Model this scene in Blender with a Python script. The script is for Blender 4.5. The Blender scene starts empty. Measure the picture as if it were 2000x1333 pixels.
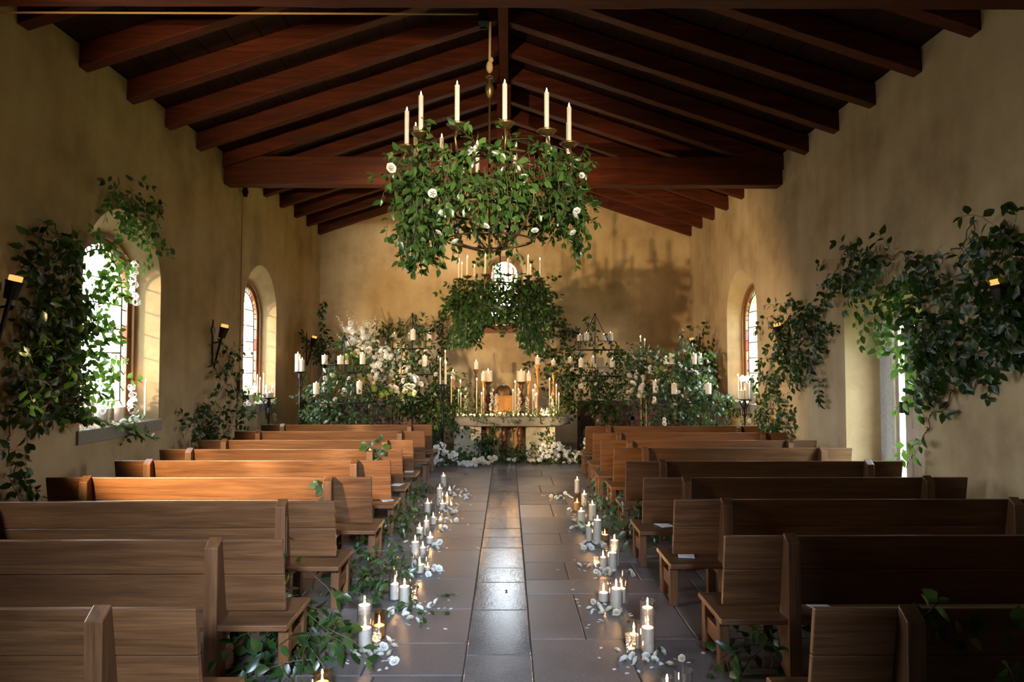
import bpy, bmesh, math, random
from mathutils import Vector as V, Matrix as M

# ------------------------------------------------------------------ camera, world, light
SC = bpy.context.scene
COL = SC.collection
F = 1333.0; CX, CY = 1000.0, 666.5; EYE = V((0, 0, 2.1))
PITCH = math.atan(49.5 / F); YAW = math.atan(9 / F)
FW = V((math.sin(YAW) * math.cos(PITCH), math.cos(YAW) * math.cos(PITCH), math.sin(PITCH)))
RT = V((math.cos(YAW), -math.sin(YAW), 0)); UP = RT.cross(FW)
cam = bpy.data.cameras.new('camera'); cam_o = bpy.data.objects.new('camera', cam); COL.objects.link(cam_o)
cam.sensor_width = 36; cam.lens = F * 36 / 2000; cam.clip_start = 0.05; cam.clip_end = 200
cam_o.matrix_world = M(((RT.x, UP.x, -FW.x, EYE.x), (RT.y, UP.y, -FW.y, EYE.y), (RT.z, UP.z, -FW.z, EYE.z), (0, 0, 0, 1)))
SC.camera = cam_o
SC.view_settings.view_transform = 'Standard'; SC.view_settings.look = 'None'
SC.view_settings.exposure = 0.0; SC.view_settings.gamma = 1.0; SC.view_settings.use_curve_mapping = False
SC.cycles.max_bounces = 7; SC.cycles.diffuse_bounces = 3; SC.cycles.glossy_bounces = 3
SC.cycles.transmission_bounces = 4; SC.cycles.transparent_max_bounces = 24
SC.cycles.sample_clamp_indirect = 3.0; SC.cycles.caustics_reflective = False; SC.cycles.caustics_refractive = False

W = bpy.data.worlds.new('daylight'); SC.world = W; W.use_nodes = True
_nt = W.node_tree; bg = _nt.nodes['Background']; bg.inputs[1].default_value = 31.0
_tc = _nt.nodes.new('ShaderNodeTexCoord'); _sx = _nt.nodes.new('ShaderNodeSeparateXYZ'); _rp = _nt.nodes.new('ShaderNodeValToRGB'); _mr = _nt.nodes.new('ShaderNodeMapRange')
_nt.links.new(_tc.outputs['Generated'], _sx.inputs[0]); _nt.links.new(_sx.outputs['Z'], _mr.inputs['Value']); _mr.inputs['From Min'].default_value = -1.0
_nt.links.new(_mr.outputs[0], _rp.inputs[0]); _nt.links.new(_rp.outputs[0], bg.inputs[0])
_e = _rp.color_ramp.elements; _e[0].position = 0.40; _e[0].color = (0.22, 0.25, 0.20, 1); _e[1].position = 0.56; _e[1].color = (0.86, 0.94, 1.0, 1)

def lamp(name, kind, loc, aim, power, color, **kw):
    l = bpy.data.lights.new(name, kind); l.energy = power; l.color = color
    for k, v in kw.items(): setattr(l, k, v)
    o = bpy.data.objects.new(name, l); COL.objects.link(o); o.location = loc
    o.rotation_euler = (V(aim) - V(loc)).to_track_quat('-Z', 'Y').to_euler()
    return o
def portal(name, loc, aim, sx, sy):
    o = lamp(name, 'AREA', loc, aim, 1, (1, 1, 1), shape='RECTANGLE', size=sx, size_y=sy)
    o.data.cycles.is_portal = True
    return o
XL, XR, YB, YF = -5.2, 5.07, 18.9, -6.0
WIN_Z0, WIN_SPRING, WIN_HALF = 1.31, 3.29, 0.94
LEFT_WINDOWS = [9.30, 14.42, 4.20]; RIGHT_WINDOWS = [14.76]
# low warm sun that enters by the side windows and rakes across the nave
lamp('low_sun', 'SUN', (-20, -15, 8), (-20 + 0.50, -15 + 0.85, 8 - 0.17), 9.0, (1.0, 0.76, 0.45), angle=math.radians(2.5))
lamp('added_warm_spot_near_entrance', 'SPOT', (-5.0, -0.55, 2.45), (-1.7, 12.4, 5.8), 3200, (1.0, 0.66, 0.32),
     spot_size=math.radians(34), spot_blend=0.8, shadow_soft_size=0.12)  # added warm spot without a fixture, lights the rafters and tie beam
lamp('low_sun_through_side_window', 'SPOT', (-4.95, 4.3, 2.2), (-1.0, 12.0, 1.8), 4600, (1.0, 0.66, 0.32),
     spot_size=math.radians(57), spot_blend=0.4, shadow_soft_size=0.10)
lamp('added_cool_aisle_fill', 'AREA', (0.5, -5.8, 5.0), (-0.95, 6.3, 0.0), 98, (0.62, 0.77, 1.0), shape='RECTANGLE', size=1.0, size_y=1.4, spread=math.radians(26))  # added cool fill for the aisle; the front wall has no window here
lamp('added_chandelier_fill', 'AREA', (1.6, -5.7, 3.6), (-0.25, 6.6, 3.8), 42, (1.0, 0.86, 0.66), shape='DISK', size=0.5, spread=math.radians(17))  # added warm fill from behind the camera onto the big chandelier, no fixture
for yc in LEFT_WINDOWS:
    portal('window_daylight', (XL - 0.5, yc, 2.6), (0, yc, 2.6), 1.3, 2.3)
for yc in RIGHT_WINDOWS:
    portal('window_daylight', (XR + 0.5, yc, 2.6), (0, yc, 2.6), 1.3, 2.3)
portal('door_daylight', (XR + 0.75, 9.1, 1.4), (0, 9.1, 1.4), 1.7, 2.8)
portal('altar_window_daylight', (-0.085, YB + 0.45, 4.3), (-0.085, 0, 4.3), 1.0, 1.95)

# ------------------------------------------------------------------ helpers
def ray(px, py): return FW * F + RT * (px - CX) + UP * (CY - py)
def at(ax, v, px, py):
    d = ray(px, py); t = (v - EYE[ax]) / d[ax]
    return EYE + d * t
def atY(Y, px, py): return at(1, Y, px, py)
def atZ(z, px, py): return at(2, z, px, py)
def atX(X, px, py): return at(0, X, px, py)
RNG = random.Random(7)
U = lambda a, b: RNG.uniform(a, b)
def rv(s=1.0): return V((U(-s, s), U(-s, s), U(-s, s)))
ORD = ['zeroth', 'first', 'second', 'third', 'fourth', 'fifth', 'sixth', 'seventh', 'eighth', 'ninth', 'tenth', 'eleventh', 'twelfth',
       'thirteenth', 'fourteenth', 'fifteenth', 'sixteenth', 'seventeenth', 'eighteenth', 'nineteenth', 'twentieth'] + ['%dth' % i for i in range(21, 60)]
ORD[21], ORD[22], ORD[23], ORD[31], ORD[32], ORD[33] = '21st', '22nd', '23rd', '31st', '32nd', '33rd'

class MB:
    def __init__(s): s.v = []; s.f = []; s.t = []; s.tint = 0.5; s.mi = []; s.m = 0
    def add(s, vs, fs):
        b = len(s.v); s.v.extend(vs); s.t.extend([s.tint] * len(vs))
        for f in fs: s.f.append([i + b for i in f]); s.mi.append(s.m)
    def box(s, a, b):
        x0, y0, z0 = a; x1, y1, z1 = b
        s.add([V(p) for p in ((x0,y0,z0),(x1,y0,z0),(x1,y1,z0),(x0,y1,z0),(x0,y0,z1),(x1,y0,z1),(x1,y1,z1),(x0,y1,z1))],
              [(3,2,1,0),(4,5,6,7),(0,1,5,4),(1,2,6,5),(2,3,7,6),(3,0,4,7)])
    def hexa(s, low, high):            # two quads, lower and upper, same winding
        s.add([V(p) for p in low] + [V(p) for p in high], [(3,2,1,0),(4,5,6,7),(0,1,5,4),(1,2,6,5),(2,3,7,6),(3,0,4,7)])
    def prism(s, pts, ax, a, b):       # polygon in the two other axes, extruded along ax
        def mk(p, c):
            q = [p[0], p[1]]; q.insert(ax, c); return V(q)
        n = len(pts)
        s.add([mk(p, a) for p in pts] + [mk(p, b) for p in pts],
              [list(range(n))[::-1], list(range(n, 2*n))] + [(i, (i+1) % n, n + (i+1) % n, n + i) for i in range(n)])
    def tube(s, pts, r, n=6, closed=False, cap=True):
        pts = [V(p) for p in pts]; k = len(pts); rs = r if isinstance(r, (list, tuple)) else [r] * k
        vs = []; ref = None
        for i, p in enumerate(pts):
            a = pts[(i-1) % k] if (closed or i > 0) else p; b = pts[(i+1) % k] if (closed or i < k-1) else p
            d = (b - a); d = d.normalized() if d.length > 1e-9 else V((0,0,1))
            if ref is None: ref = V((0,0,1)) if abs(d.z) < 0.9 else V((1,0,0))
            x = ref - d * ref.dot(d); x = x.normalized() if x.length > 1e-6 else d.orthogonal().normalized()
            ref = x; y = d.cross(x)
            for j in range(n):
                an = 2*math.pi*j/n; vs.append(p + (x*math.cos(an) + y*math.sin(an)) * rs[i])
        fs = []
        for i in range(k if closed else k-1):
            for j in range(n):
                i2 = (i+1) % k; fs.append((i*n+j, i*n+(j+1) % n, i2*n+(j+1) % n, i2*n+j))
        if cap and not closed: fs += [list(range(n))[::-1], [(k-1)*n+j for j in range(n)]]
        s.add(vs, fs)
    def ring(s, c, R, r, n=32, m=6, sq=1.0):
        s.tube([V(c) + V((R*math.cos(2*math.pi*i/n), R*sq*math.sin(2*math.pi*i/n), 0)) for i in range(n)], r, m, closed=True)
    def lathe(s, prof, c=(0,0,0), n=16, cap0=False, cap1=False, wob=None):
        c = V(c); vs = []; k = len(prof)
        for r, z in prof:
            for j in range(n):
                an = 2*math.pi*j/n; q = r * (wob(an, z) if wob else 1)
                vs.append(c + V((q*math.cos(an), q*math.sin(an), z)))
        fs = [(i*n+j, i*n+(j+1) % n, (i+1)*n+(j+1) % n, (i+1)*n+j) for i in range(k-1) for j in range(n)]
        if cap0: fs.append(list(range(n))[::-1])
        if cap1: fs.append([(k-1)*n+j for j in range(n)])
        s.add(vs, fs)
    def ball(s, c, r, n=8, m=5, sz=1.0):
        s.lathe([(max(r*math.sin(math.pi*i/m), r*0.02), -r*sz*math.cos(math.pi*i/m)) for i in range(m+1)], c, n)
    def leaf(s, p, d, nrm, L, w=0.27, droop=0.25):
        d = d.normalized(); side = d.cross(nrm)
        if side.length < 1e-4: side = d.orthogonal()
        side.normalize(); n = side.cross(d); W_ = L * w; s.tint = RNG.random()
        m1 = p + d*L*0.34 - n*L*0.03; m2 = p + d*L*0.7 - n*L*(0.05 + droop*0.3); tip = p + d*L*0.98 - n*L*droop
        up = n * L * 0.06
        s.add([p, m1 + side*W_*1.0 + up, m1, m1 - side*W_*1.0 + up, m2 + side*W_*0.72 + up, m2, m2 - side*W_*0.72 + up, tip],
              [(0,1,2), (0,2,3), (1,4,5,2), (2,5,6,3), (4,7,5), (5,7,6)])
    def build(s, name, mat, parent=None, origin=None, smooth=False, bevel=0.0, kind=None, sharp=None):
        me = bpy.data.meshes.new(name); o3 = V(origin) if origin is not None else V((0,0,0))
        me.from_pydata([tuple(p - o3) for p in s.v], [], s.f)
        a = me.attributes.new('tint', 'FLOAT', 'POINT'); a.data.foreach_set('value', s.t)
        for x in (mat if isinstance(mat, (list, tuple)) else [mat]): me.materials.append(x)
        if any(s.mi): me.polygons.foreach_set('material_index', s.mi)
        if smooth: me.polygons.foreach_set('use_smooth', [True] * len(me.polygons))
        if sharp is not None: me.set_sharp_from_angle(angle=math.radians(sharp))
        me.update()
        o = bpy.data.objects.new(name, me); COL.objects.link(o)
        if parent: o.parent = parent
        elif origin is not None: o.location = o3
        if kind: o['kind'] = kind
        if bevel:
            b = o.modifiers.new('edge', 'BEVEL'); b.width = bevel; b.segments = 2; b.limit_method = 'ANGLE'
        return o
def tag(o, label, cat, group=None, kind=None):
    o['label'] = label; o['category'] = cat
    if group: o['group'] = group
    if kind: o['kind'] = kind
    return o
def thing(name, label, cat, loc=(0,0,0), rz=0.0, group=None):
    o = bpy.data.objects.new(name, None); COL.objects.link(o); o.location = loc; o.rotation_euler = (0, 0, rz); o.empty_display_size = 0.1
    return tag(o, label, cat, group)
def link_mesh(name, me, parent=None, loc=(0,0,0), rot=(0,0,0), sc=1.0):
    o = bpy.data.objects.new(name, me); COL.objects.link(o); o.location = loc; o.rotation_euler = rot
    o.scale = (sc, sc, sc) if not isinstance(sc, tuple) else sc
    if parent: o.parent = parent
    return o
def dup(root, loc, rz=0.0, label=None, group=None):
    r = root.copy(); COL.objects.link(r); r.location = loc; r.rotation_euler = (0, 0, rz)
    if label: r['label'] = label
    if group: r['group'] = group
    for ch in list(root.children):
        c = ch.copy(); COL.objects.link(c); c.parent = r
        for g in list(ch.children):
            d = g.copy(); COL.objects.link(d); d.parent = c
    return r

# ------------------------------------------------------------------ materials
def mat(name):
    m = bpy.data.materials.new(name); m.use_nodes = True; nt = m.node_tree
    for n in list(nt.nodes): nt.nodes.remove(n)
    out = nt.nodes.new('ShaderNodeOutputMaterial')
    return m, nt, out
def nd(nt, t, ins=None, **kw):
    n = nt.nodes.new('ShaderNode' + t)
    for k, v in kw.items(): setattr(n, k, v)
    for k, v in (ins or {}).items():
        if isinstance(v, bpy.types.NodeSocket): nt.links.new(v, n.inputs[k])
        else: n.inputs[k].default_value = v
    return n
def ramp(nt, fac, stops):
    r = nd(nt, 'ValToRGB', {'Fac': fac}); e = r.color_ramp.elements
    while len(e) < len(stops): e.new(0.5)
    for x, (p, c) in zip(e, stops): x.position = p; x.color = (*c, 1) if len(c) == 3 else c
    return r.outputs['Color']
def bump(nt, h, dist=0.01, st=0.4): return nd(nt, 'Bump', {'Height': h, 'Distance': dist, 'Strength': st}).outputs['Normal']
def pbr(nt, out, **ins):
    b = nd(nt, 'BsdfPrincipled', {k.replace('_', ' '): v for k, v in ins.items()}); nt.links.new(b.outputs[0], out.inputs['Surface']); return b
def simple(name, col, rough=0.5, metal=0.0, bumpscale=0, spec=0.5, **kw):
    m, nt, out = mat(name); b = pbr(nt, out, Base_Color=(*col, 1), Roughness=rough, Metallic=metal)
    b.inputs['Specular IOR Level'].default_value = spec
    for k, v in kw.items(): b.inputs[k.replace('_', ' ')].default_value = v
    tc = nd(nt, 'TexCoord').outputs['Object']
    if bumpscale:
        n = nd(nt, 'TexNoise', {'Vector': tc, 'Scale': bumpscale, 'Detail': 4.0})
        nt.links.new(bump(nt, n.outputs['Fac'], 0.004, 0.5), b.inputs['Normal'])
        nt.links.new(nd(nt, 'MixRGB', {'Fac': 0.35, 'Color1': (*col, 1), 'Color2': ramp(nt, n.outputs['Fac'], [(0.3, tuple(c*0.5 for c in col)), (0.7, tuple(min(c*1.4, 1) for c in col))])}).outputs[0], b.inputs['Base Color'])
    return m
def plaster_mat():
    m, nt, out = mat('lime_plaster'); tc = nd(nt, 'TexCoord').outputs['Object']
    n1 = nd(nt, 'TexNoise', {'Vector': tc, 'Scale': 0.9, 'Detail': 7.0, 'Roughness': 0.6}).outputs['Fac']
    mp = nd(nt, 'Mapping', {'Vector': tc, 'Scale': (2.2, 2.2, 0.35)}).outputs[0]
    n2 = nd(nt, 'TexNoise', {'Vector': mp, 'Scale': 1.6, 'Detail': 5.0}).outputs['Fac']
    n3 = nd(nt, 'TexNoise', {'Vector': tc, 'Scale': 9.0, 'Detail': 6.0}).outputs['Fac']
    c1 = ramp(nt, n1, [(0.3, (0.38, 0.285, 0.165)), (0.5, (0.55, 0.42, 0.25)), (0.72, (0.66, 0.53, 0.345))])
    c2 = nd(nt, 'MixRGB', {'Fac': 0.28, 'Color1': c1, 'Color2': ramp(nt, n2, [(0.35, (0.62, 0.52, 0.38)), (0.65, (1, 0.97, 0.9))])}, blend_type='MULTIPLY').outputs[0]
    b = pbr(nt, out, Base_Color=c2, Roughness=0.85); b.inputs['Specular IOR Level'].default_value = 0.2
    h = nd(nt, 'Math', {0: n3, 1: n1}, operation='ADD').outputs[0]
    nt.links.new(bump(nt, h, 0.02, 0.35), b.inputs['Normal'])
    return m
def wood_mat(name, dark, mid, light, axis=0, rough=(0.28, 0.5), grain=1.0, bumpst=0.25, spec=0.5):
    m, nt, out = mat(name); tc = nd(nt, 'TexCoord').outputs['Object']; rnd = nd(nt, 'ObjectInfo').outputs['Random']
    off = nd(nt, 'CombineXYZ', {'X': nd(nt, 'Math', {0: rnd, 1: 17.0}, operation='MULTIPLY').outputs[0], 'Y': nd(nt, 'Math', {0: rnd, 1: 41.0}, operation='MULTIPLY').outputs[0], 'Z': rnd}).outputs[0]
    v = nd(nt, 'VectorMath', {0: tc, 1: off}, operation='ADD').outputs[0]
    sc = [14.0 * grain] * 3; sc[axis] = 0.9 * grain
    mp = nd(nt, 'Mapping', {'Vector': v, 'Scale': tuple(sc)}).outputs[0]
    n = nd(nt, 'TexNoise', {'Vector': mp, 'Scale': 1.4, 'Detail': 8.0, 'Roughness': 0.62, 'Distortion': 0.6}).outputs['Fac']
    sc2 = [60.0 * grain] * 3; sc2[axis] = 2.0
    fine = nd(nt, 'TexNoise', {'Vector': nd(nt, 'Mapping', {'Vector': v, 'Scale': tuple(sc2)}).outputs[0], 'Scale': 2.0, 'Detail': 3.0}).outputs['Fac']
    big = nd(nt, 'TexNoise', {'Vector': v, 'Scale': 1.3, 'Detail': 3.0}).outputs['Fac']
    c = ramp(nt, n, [(0.25, dark), (0.5, mid), (0.78, light)])
    c = nd(nt, 'MixRGB', {'Fac': 0.45, 'Color1': c, 'Color2': ramp(nt, fine, [(0.35, (0.45, 0.42, 0.4)), (0.6, (1, 1, 1))])}, blend_type='MULTIPLY').outputs[0]
    c = nd(nt, 'MixRGB', {'Fac': 0.4, 'Color1': c, 'Color2': ramp(nt, big, [(0.3, (0.5, 0.48, 0.46)), (0.7, (1, 1, 1))])}, blend_type='MULTIPLY').outputs[0]
    r = nd(nt, 'MapRange', {'Value': n, 'To Min': rough[0], 'To Max': rough[1]}).outputs[0]
    b = pbr(nt, out, Base_Color=c, Roughness=r); b.inputs['Specular IOR Level'].default_value = spec
    nt.links.new(bump(nt, fine, 0.004, bumpst), b.inputs['Normal'])
    return m
def stone_floor_mat(name, r0, r1):
    m, nt, out = mat(name); tc = nd(nt, 'TexCoord').outputs['Object']; t = nd(nt, 'Attribute', attribute_name='tint').outputs['Fac']
    n1 = nd(nt, 'TexNoise', {'Vector': tc, 'Scale': 2.2, 'Detail': 8.0, 'Roughness': 0.65}).outputs['Fac']
    n2 = nd(nt, 'TexNoise', {'Vector': tc, 'Scale': 45.0, 'Detail': 4.0}).outputs['Fac']
    base = ramp(nt, t, [(0.0, (0.085, 0.078, 0.078)), (0.35, (0.145, 0.135, 0.135)), (0.6, (0.165, 0.13, 0.125)), (1.0, (0.21, 0.195, 0.185))])
    c = nd(nt, 'MixRGB', {'Fac': 0.6, 'Color1': base, 'Color2': ramp(nt, n1, [(0.3, (0.5, 0.49, 0.5)), (0.7, (1.1, 1.05, 1.0))])}, blend_type='MULTIPLY').outputs[0]
    c = nd(nt, 'MixRGB', {'Fac': 0.3, 'Color1': c, 'Color2': ramp(nt, n2, [(0.38, (0.4, 0.38, 0.36)), (0.5, (1, 1, 1))])}, blend_type='MULTIPLY').outputs[0]
    r = nd(nt, 'MapRange', {'Value': n1, 'From Min': 0.3, 'From Max': 0.7, 'To Min': r0, 'To Max': r1}).outputs[0]
    b = pbr(nt, out, Base_Color=c, Roughness=r); b.inputs['Specular IOR Level'].default_value = 0.55
    nt.links.new(bump(nt, nd(nt, 'Math', {0: n1, 1: n2}, operation='ADD').outputs[0], 0.004, 0.25), b.inputs['Normal'])
    return m
def leaf_mat(name, a, b_, c_, trans=0.3, rough=0.32, through=(0.16, 0.34, 0.03, 1)):
    m, nt, out = mat(name); t = nd(nt, 'Attribute', attribute_name='tint').outputs['Fac']
    col = ramp(nt, t, [(0.0, a), (0.6, b_), (1.0, c_)])
    p = nd(nt, 'BsdfPrincipled', {'Base Color': col, 'Roughness': rough})
    tr = nd(nt, 'BsdfTranslucent', {'Color': nd(nt, 'MixRGB', {'Fac': 0.5, 'Color1': col, 'Color2': through}).outputs[0]})
    mx = nd(nt, 'MixShader', {0: trans, 1: p.outputs[0], 2: tr.outputs[0]}); nt.links.new(mx.outputs[0], out.inputs['Surface'])
    return m
def glass_mat(name, tint=(1, 1, 1), gloss=0.06, rough=0.02, pattern=False, edge=0.55):
    m, nt, out = mat(name)
    lw = nd(nt, 'LayerWeight', {'Blend': 0.35}).outputs['Facing']
    fac = nd(nt, 'MapRange', {'Value': lw, 'From Min': 0.0, 'From Max': 1.0, 'To Min': gloss, 'To Max': edge}).outputs[0]
    tr = nd(nt, 'BsdfTransparent', {'Color': (*tint, 1)}); gl = nd(nt, 'BsdfGlossy', {'Color': (1, 1, 1, 1), 'Roughness': rough})
    if pattern:
        tc = nd(nt, 'TexCoord').outputs['Object']
        vo = nd(nt, 'TexVoronoi', {'Vector': tc, 'Scale': 70.0}).outputs['Distance']
        nt.links.new(bump(nt, vo, 0.01, 1.0), gl.inputs['Normal'])
        fac = nd(nt, 'Math', {0: fac, 1: nd(nt, 'MapRange', {'Value': vo, 'To Max': 0.35}).outputs[0]}, operation='ADD').outputs[0]
    mx = nd(nt, 'MixShader', {0: fac, 1: tr.outputs[0], 2: gl.outputs[0]}); nt.links.new(mx.outputs[0], out.inputs['Surface'])
    return m
def emit_mat(name, col, st):
    m, nt, out = mat(name); e = nd(nt, 'Emission', {'Color': (*col, 1), 'Strength': st}); nt.links.new(e.outputs[0], out.inputs['Surface']); return m
def wax_mat(name, col, sss=0.6):
    m, nt, out = mat(name)
    d = nd(nt, 'BsdfPrincipled', {'Base Color': (*col, 1), 'Roughness': 0.45})
    tr = nd(nt, 'BsdfTranslucent', {'Color': (*col, 1)})
    mx = nd(nt, 'MixShader', {0: sss, 1: d.outputs[0], 2: tr.outputs[0]}); nt.links.new(mx.outputs[0], out.inputs['Surface'])
    return m

PLASTER = plaster_mat()
PEW = wood_mat('varnished_pew_oak', (0.072, 0.031, 0.012), (0.142, 0.062, 0.023), (0.22, 0.102, 0.038), 0, (0.3, 0.5))
PEW_V = wood_mat('varnished_post_oak', (0.072, 0.031, 0.012), (0.142, 0.062, 0.023), (0.22, 0.102, 0.038), 2, (0.3, 0.5))
PEW_L = wood_mat('raw_pine_brace', (0.22, 0.09, 0.03), (0.36, 0.16, 0.055), (0.5, 0.25, 0.1), 1, (0.45, 0.65))
ROOF = wood_mat('stained_roof_timber', (0.036, 0.006, 0.0018), (0.088, 0.0155, 0.0034), (0.16, 0.034, 0.008), 0, (0.45, 0.7), 0.5, 0.6, 0.3)
BOARD = wood_mat('stained_roof_board', (0.013, 0.003, 0.0012), (0.028, 0.006, 0.002), (0.045, 0.011, 0.0035), 1, (0.5, 0.75), 0.5, 0.5, 0.3)
FRAMEW = wood_mat('window_frame_oak', (0.19, 0.08, 0.025), (0.3, 0.13, 0.04), (0.4, 0.19, 0.065), 2, (0.35, 0.5))
SCREENW = wood_mat('dark_carved_wood', (0.03, 0.013, 0.006), (0.07, 0.03, 0.013), (0.11, 0.05, 0.022), 2, (0.4, 0.6))
FLOORM = stone_floor_mat('limestone_slabs', 0.26, 0.42); FLOORP = stone_floor_mat('polished_limestone_strip', 0.13, 0.22)
GROUT = simple('dark_grout', (0.045, 0.04, 0.038), 0.8)
SILL = simple('sill_stone', (0.30, 0.27, 0.22), 0.7, bumpscale=30)
ALTARST = simple('rough_altar_stone', (0.26, 0.23, 0.18), 0.75, bumpscale=14)
PALEST = simple('pale_pedestal_stone', (0.50, 0.43, 0.30), 0.8, bumpscale=8)
GILT = simple('worn_gilt_wood', (0.42, 0.22, 0.07), 0.42, 0.35, bumpscale=60)
PANEL = simple('ochre_panel', (0.42, 0.25, 0.08), 0.6, bumpscale=12)
BALUSTM = simple('brown_baluster_wood', (0.14, 0.05, 0.018), 0.35, bumpscale=40)
IRON = simple('black_iron', (0.018, 0.018, 0.02), 0.42, 0.6, bumpscale=80)
BRONZE = simple('aged_bronze', (0.20, 0.13, 0.05), 0.35, 0.85, bumpscale=60)
BRONZE_D = simple('dark_bronze', (0.11, 0.065, 0.03), 0.42, 0.7, bumpscale=60)
ROPE = simple('hemp_rope', (0.42, 0.26, 0.11), 0.85, bumpscale=220)
LEAF = leaf_mat('smilax_leaf', (0.010, 0.030, 0.008), (0.022, 0.058, 0.014), (0.05, 0.10, 0.024))
LEAF_L = leaf_mat('young_leaf', (0.022, 0.055, 0.012), (0.05, 0.105, 0.022), (0.10, 0.17, 0.04))
LEAF_G = leaf_mat('grey_green_leaf', (0.02, 0.05, 0.025), (0.045, 0.095, 0.05), (0.10, 0.17, 0.10))
STEM = simple('vine_stem', (0.07, 0.055, 0.02), 0.7)
PETAL = leaf_mat('white_petal', (0.78, 0.76, 0.70), (0.85, 0.84, 0.80), (0.90, 0.89, 0.86), 0.35, 0.6, (0.9, 0.88, 0.8, 1))
PETAL_C = leaf_mat('cream_petal', (0.70, 0.60, 0.45), (0.76, 0.70, 0.56), (0.84, 0.80, 0.70), 0.35, 0.6, (0.88, 0.8, 0.6, 1))
PETAL_G = leaf_mat('pale_green_petal', (0.20, 0.30, 0.06), (0.30, 0.42, 0.10), (0.42, 0.52, 0.18), 0.35, 0.6)
WAX = wax_mat('ivory_wax', (0.90, 0.85, 0.74), 0.42)
WAX_T = wax_mat('cream_taper_wax', (0.90, 0.82, 0.66), 0.42)
WICK = simple('charred_wick', (0.02, 0.015, 0.012), 0.9)
FLAME = emit_mat('candle_flame', (1.0, 0.52, 0.18), 270.0)
FLAME_C = emit_mat('chandelier_candle_flame', (1.0, 0.52, 0.18), 100.0)
FLAME_A = emit_mat('altar_candle_flame', (1.0, 0.52, 0.18), 360.0)
AMBER = emit_mat('amber_candle_lamp', (1.0, 0.48, 0.13), 1.25)
GLASS = glass_mat('clear_glass', (0.985, 0.985, 0.985), 0.06, 0.02, False, 0.85)
SMOKE = glass_mat('smoky_amber_glass', (0.86, 0.72, 0.55))
CUT = glass_mat('cut_glass', (0.97, 0.95, 0.92), 0.10, 0.08, True)
PANE = glass_mat('leaded_pane', (0.97, 0.99, 1.0), 0.04, 0.05, edge=0.25)
LILAC = glass_mat('lilac_pane', (0.62, 0.60, 0.80), 0.04, 0.05, edge=0.25)
SKYB = glass_mat('pale_blue_pane', (0.66, 0.86, 0.90), 0.04, 0.05, edge=0.25)
ROSEP = glass_mat('rose_pane', (0.75, 0.28, 0.30), 0.04, 0.05, edge=0.25)
LEAD = simple('lead_came', (0.03, 0.03, 0.033), 0.5, 0.5)
DOORP = wood_mat('painted_door_board', (0.50, 0.42, 0.33), (0.60, 0.52, 0.42), (0.66, 0.58, 0.48), 2, (0.45, 0.6), bumpst=0.1)
DOORF = simple('white_door_frame', (0.72, 0.72, 0.70), 0.6, bumpscale=25)
PAPER = simple('white_paper', (0.82, 0.82, 0.86), 0.7)
HEDGE = leaf_mat('garden_leaf', (0.10, 0.20, 0.02), (0.22, 0.36, 0.04), (0.45, 0.55, 0.10), 0.4)
GRASS = simple('garden_grass', (0.16, 0.22, 0.06), 0.9, bumpscale=5)

# ------------------------------------------------------------------ the setting: floor
def slab(mb, x0, x1, y0, y1):
    g = 0.005; b = 0.006; mb.tint = U(0, 1); dz = [U(-0.0012, 0.0012) for _ in range(4)]
    P = [(x0+g, y0+g), (x1-g, y0+g), (x1-g, y1-g), (x0+g, y1-g)]; Q = [(x0+g+b, y0+g+b), (x1-g-b, y0+g+b), (x1-g-b, y1-g-b), (x0+g+b, y1-g-b)]
    mb.add([V((p[0], p[1], -0.012)) for p in P] + [V((p[0], p[1], -0.004)) for p in P] + [V((q[0], q[1], d)) for q, d in zip(Q, dz)],
           [(0,1,5,4),(1,2,6,5),(2,3,7,6),(3,0,4,7),(4,5,9,8),(5,6,10,9),(6,7,11,10),(7,4,8,11),(8,9,10,11)])
def steps(known, a, b, lo, hi):
    ys = sorted(known)
    while ys[0] > a: ys.insert(0, ys[0] - U(lo, hi))
    while ys[-1] < b: ys.append(ys[-1] + U(lo, hi))
    return [max(min(y, b), a) for y in ys]
fl = MB()
cs = steps([5.048, 5.967, 6.721, 7.193, 7.975, 8.471, 8.921, 9.549, 10.235], YF, YB, 0.5, 0.95)
for a, b in zip(cs, cs[1:]):
    fl.m = 2
    if b - a > 0.03: slab(fl, -0.303, 0.178, a, b)
fl.m = 0
for side, known in ((-1, [4.722, 5.263, 5.996, 6.838, 7.87, 8.477, 9.2, 10.0]), (1, [5.333, 6.386, 6.795, 7.391, 8.127, 8.644, 9.605])):
    rs = steps(known, YF, YB, 0.55, 1.0)
    for i, (a, b) in enumerate(zip(rs, rs[1:])):
        if b - a < 0.03: continue
        x = 0.303 if side < 0 else 0.178; end = -XL if side < 0 else XR
        w = U(0.38, 0.5) if (i % 2 and side > 0) else U(0.6, 1.0)
        while x < end:
            x1 = min(x + w, end)
            if end - x1 < 0.2: x1 = end
            slab(fl, *((-x1, -x) if side < 0 else (x, x1)), a, b)
            x = x1; w = U(0.6, 1.15)
fl.m = 1; fl.box((XL - 0.7, YF - 0.5, -0.2), (XR + 0.7, YB + 0.6, -0.009))
fl.build('floor', [FLOORM, GROUT, FLOORP], kind='structure')

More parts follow.
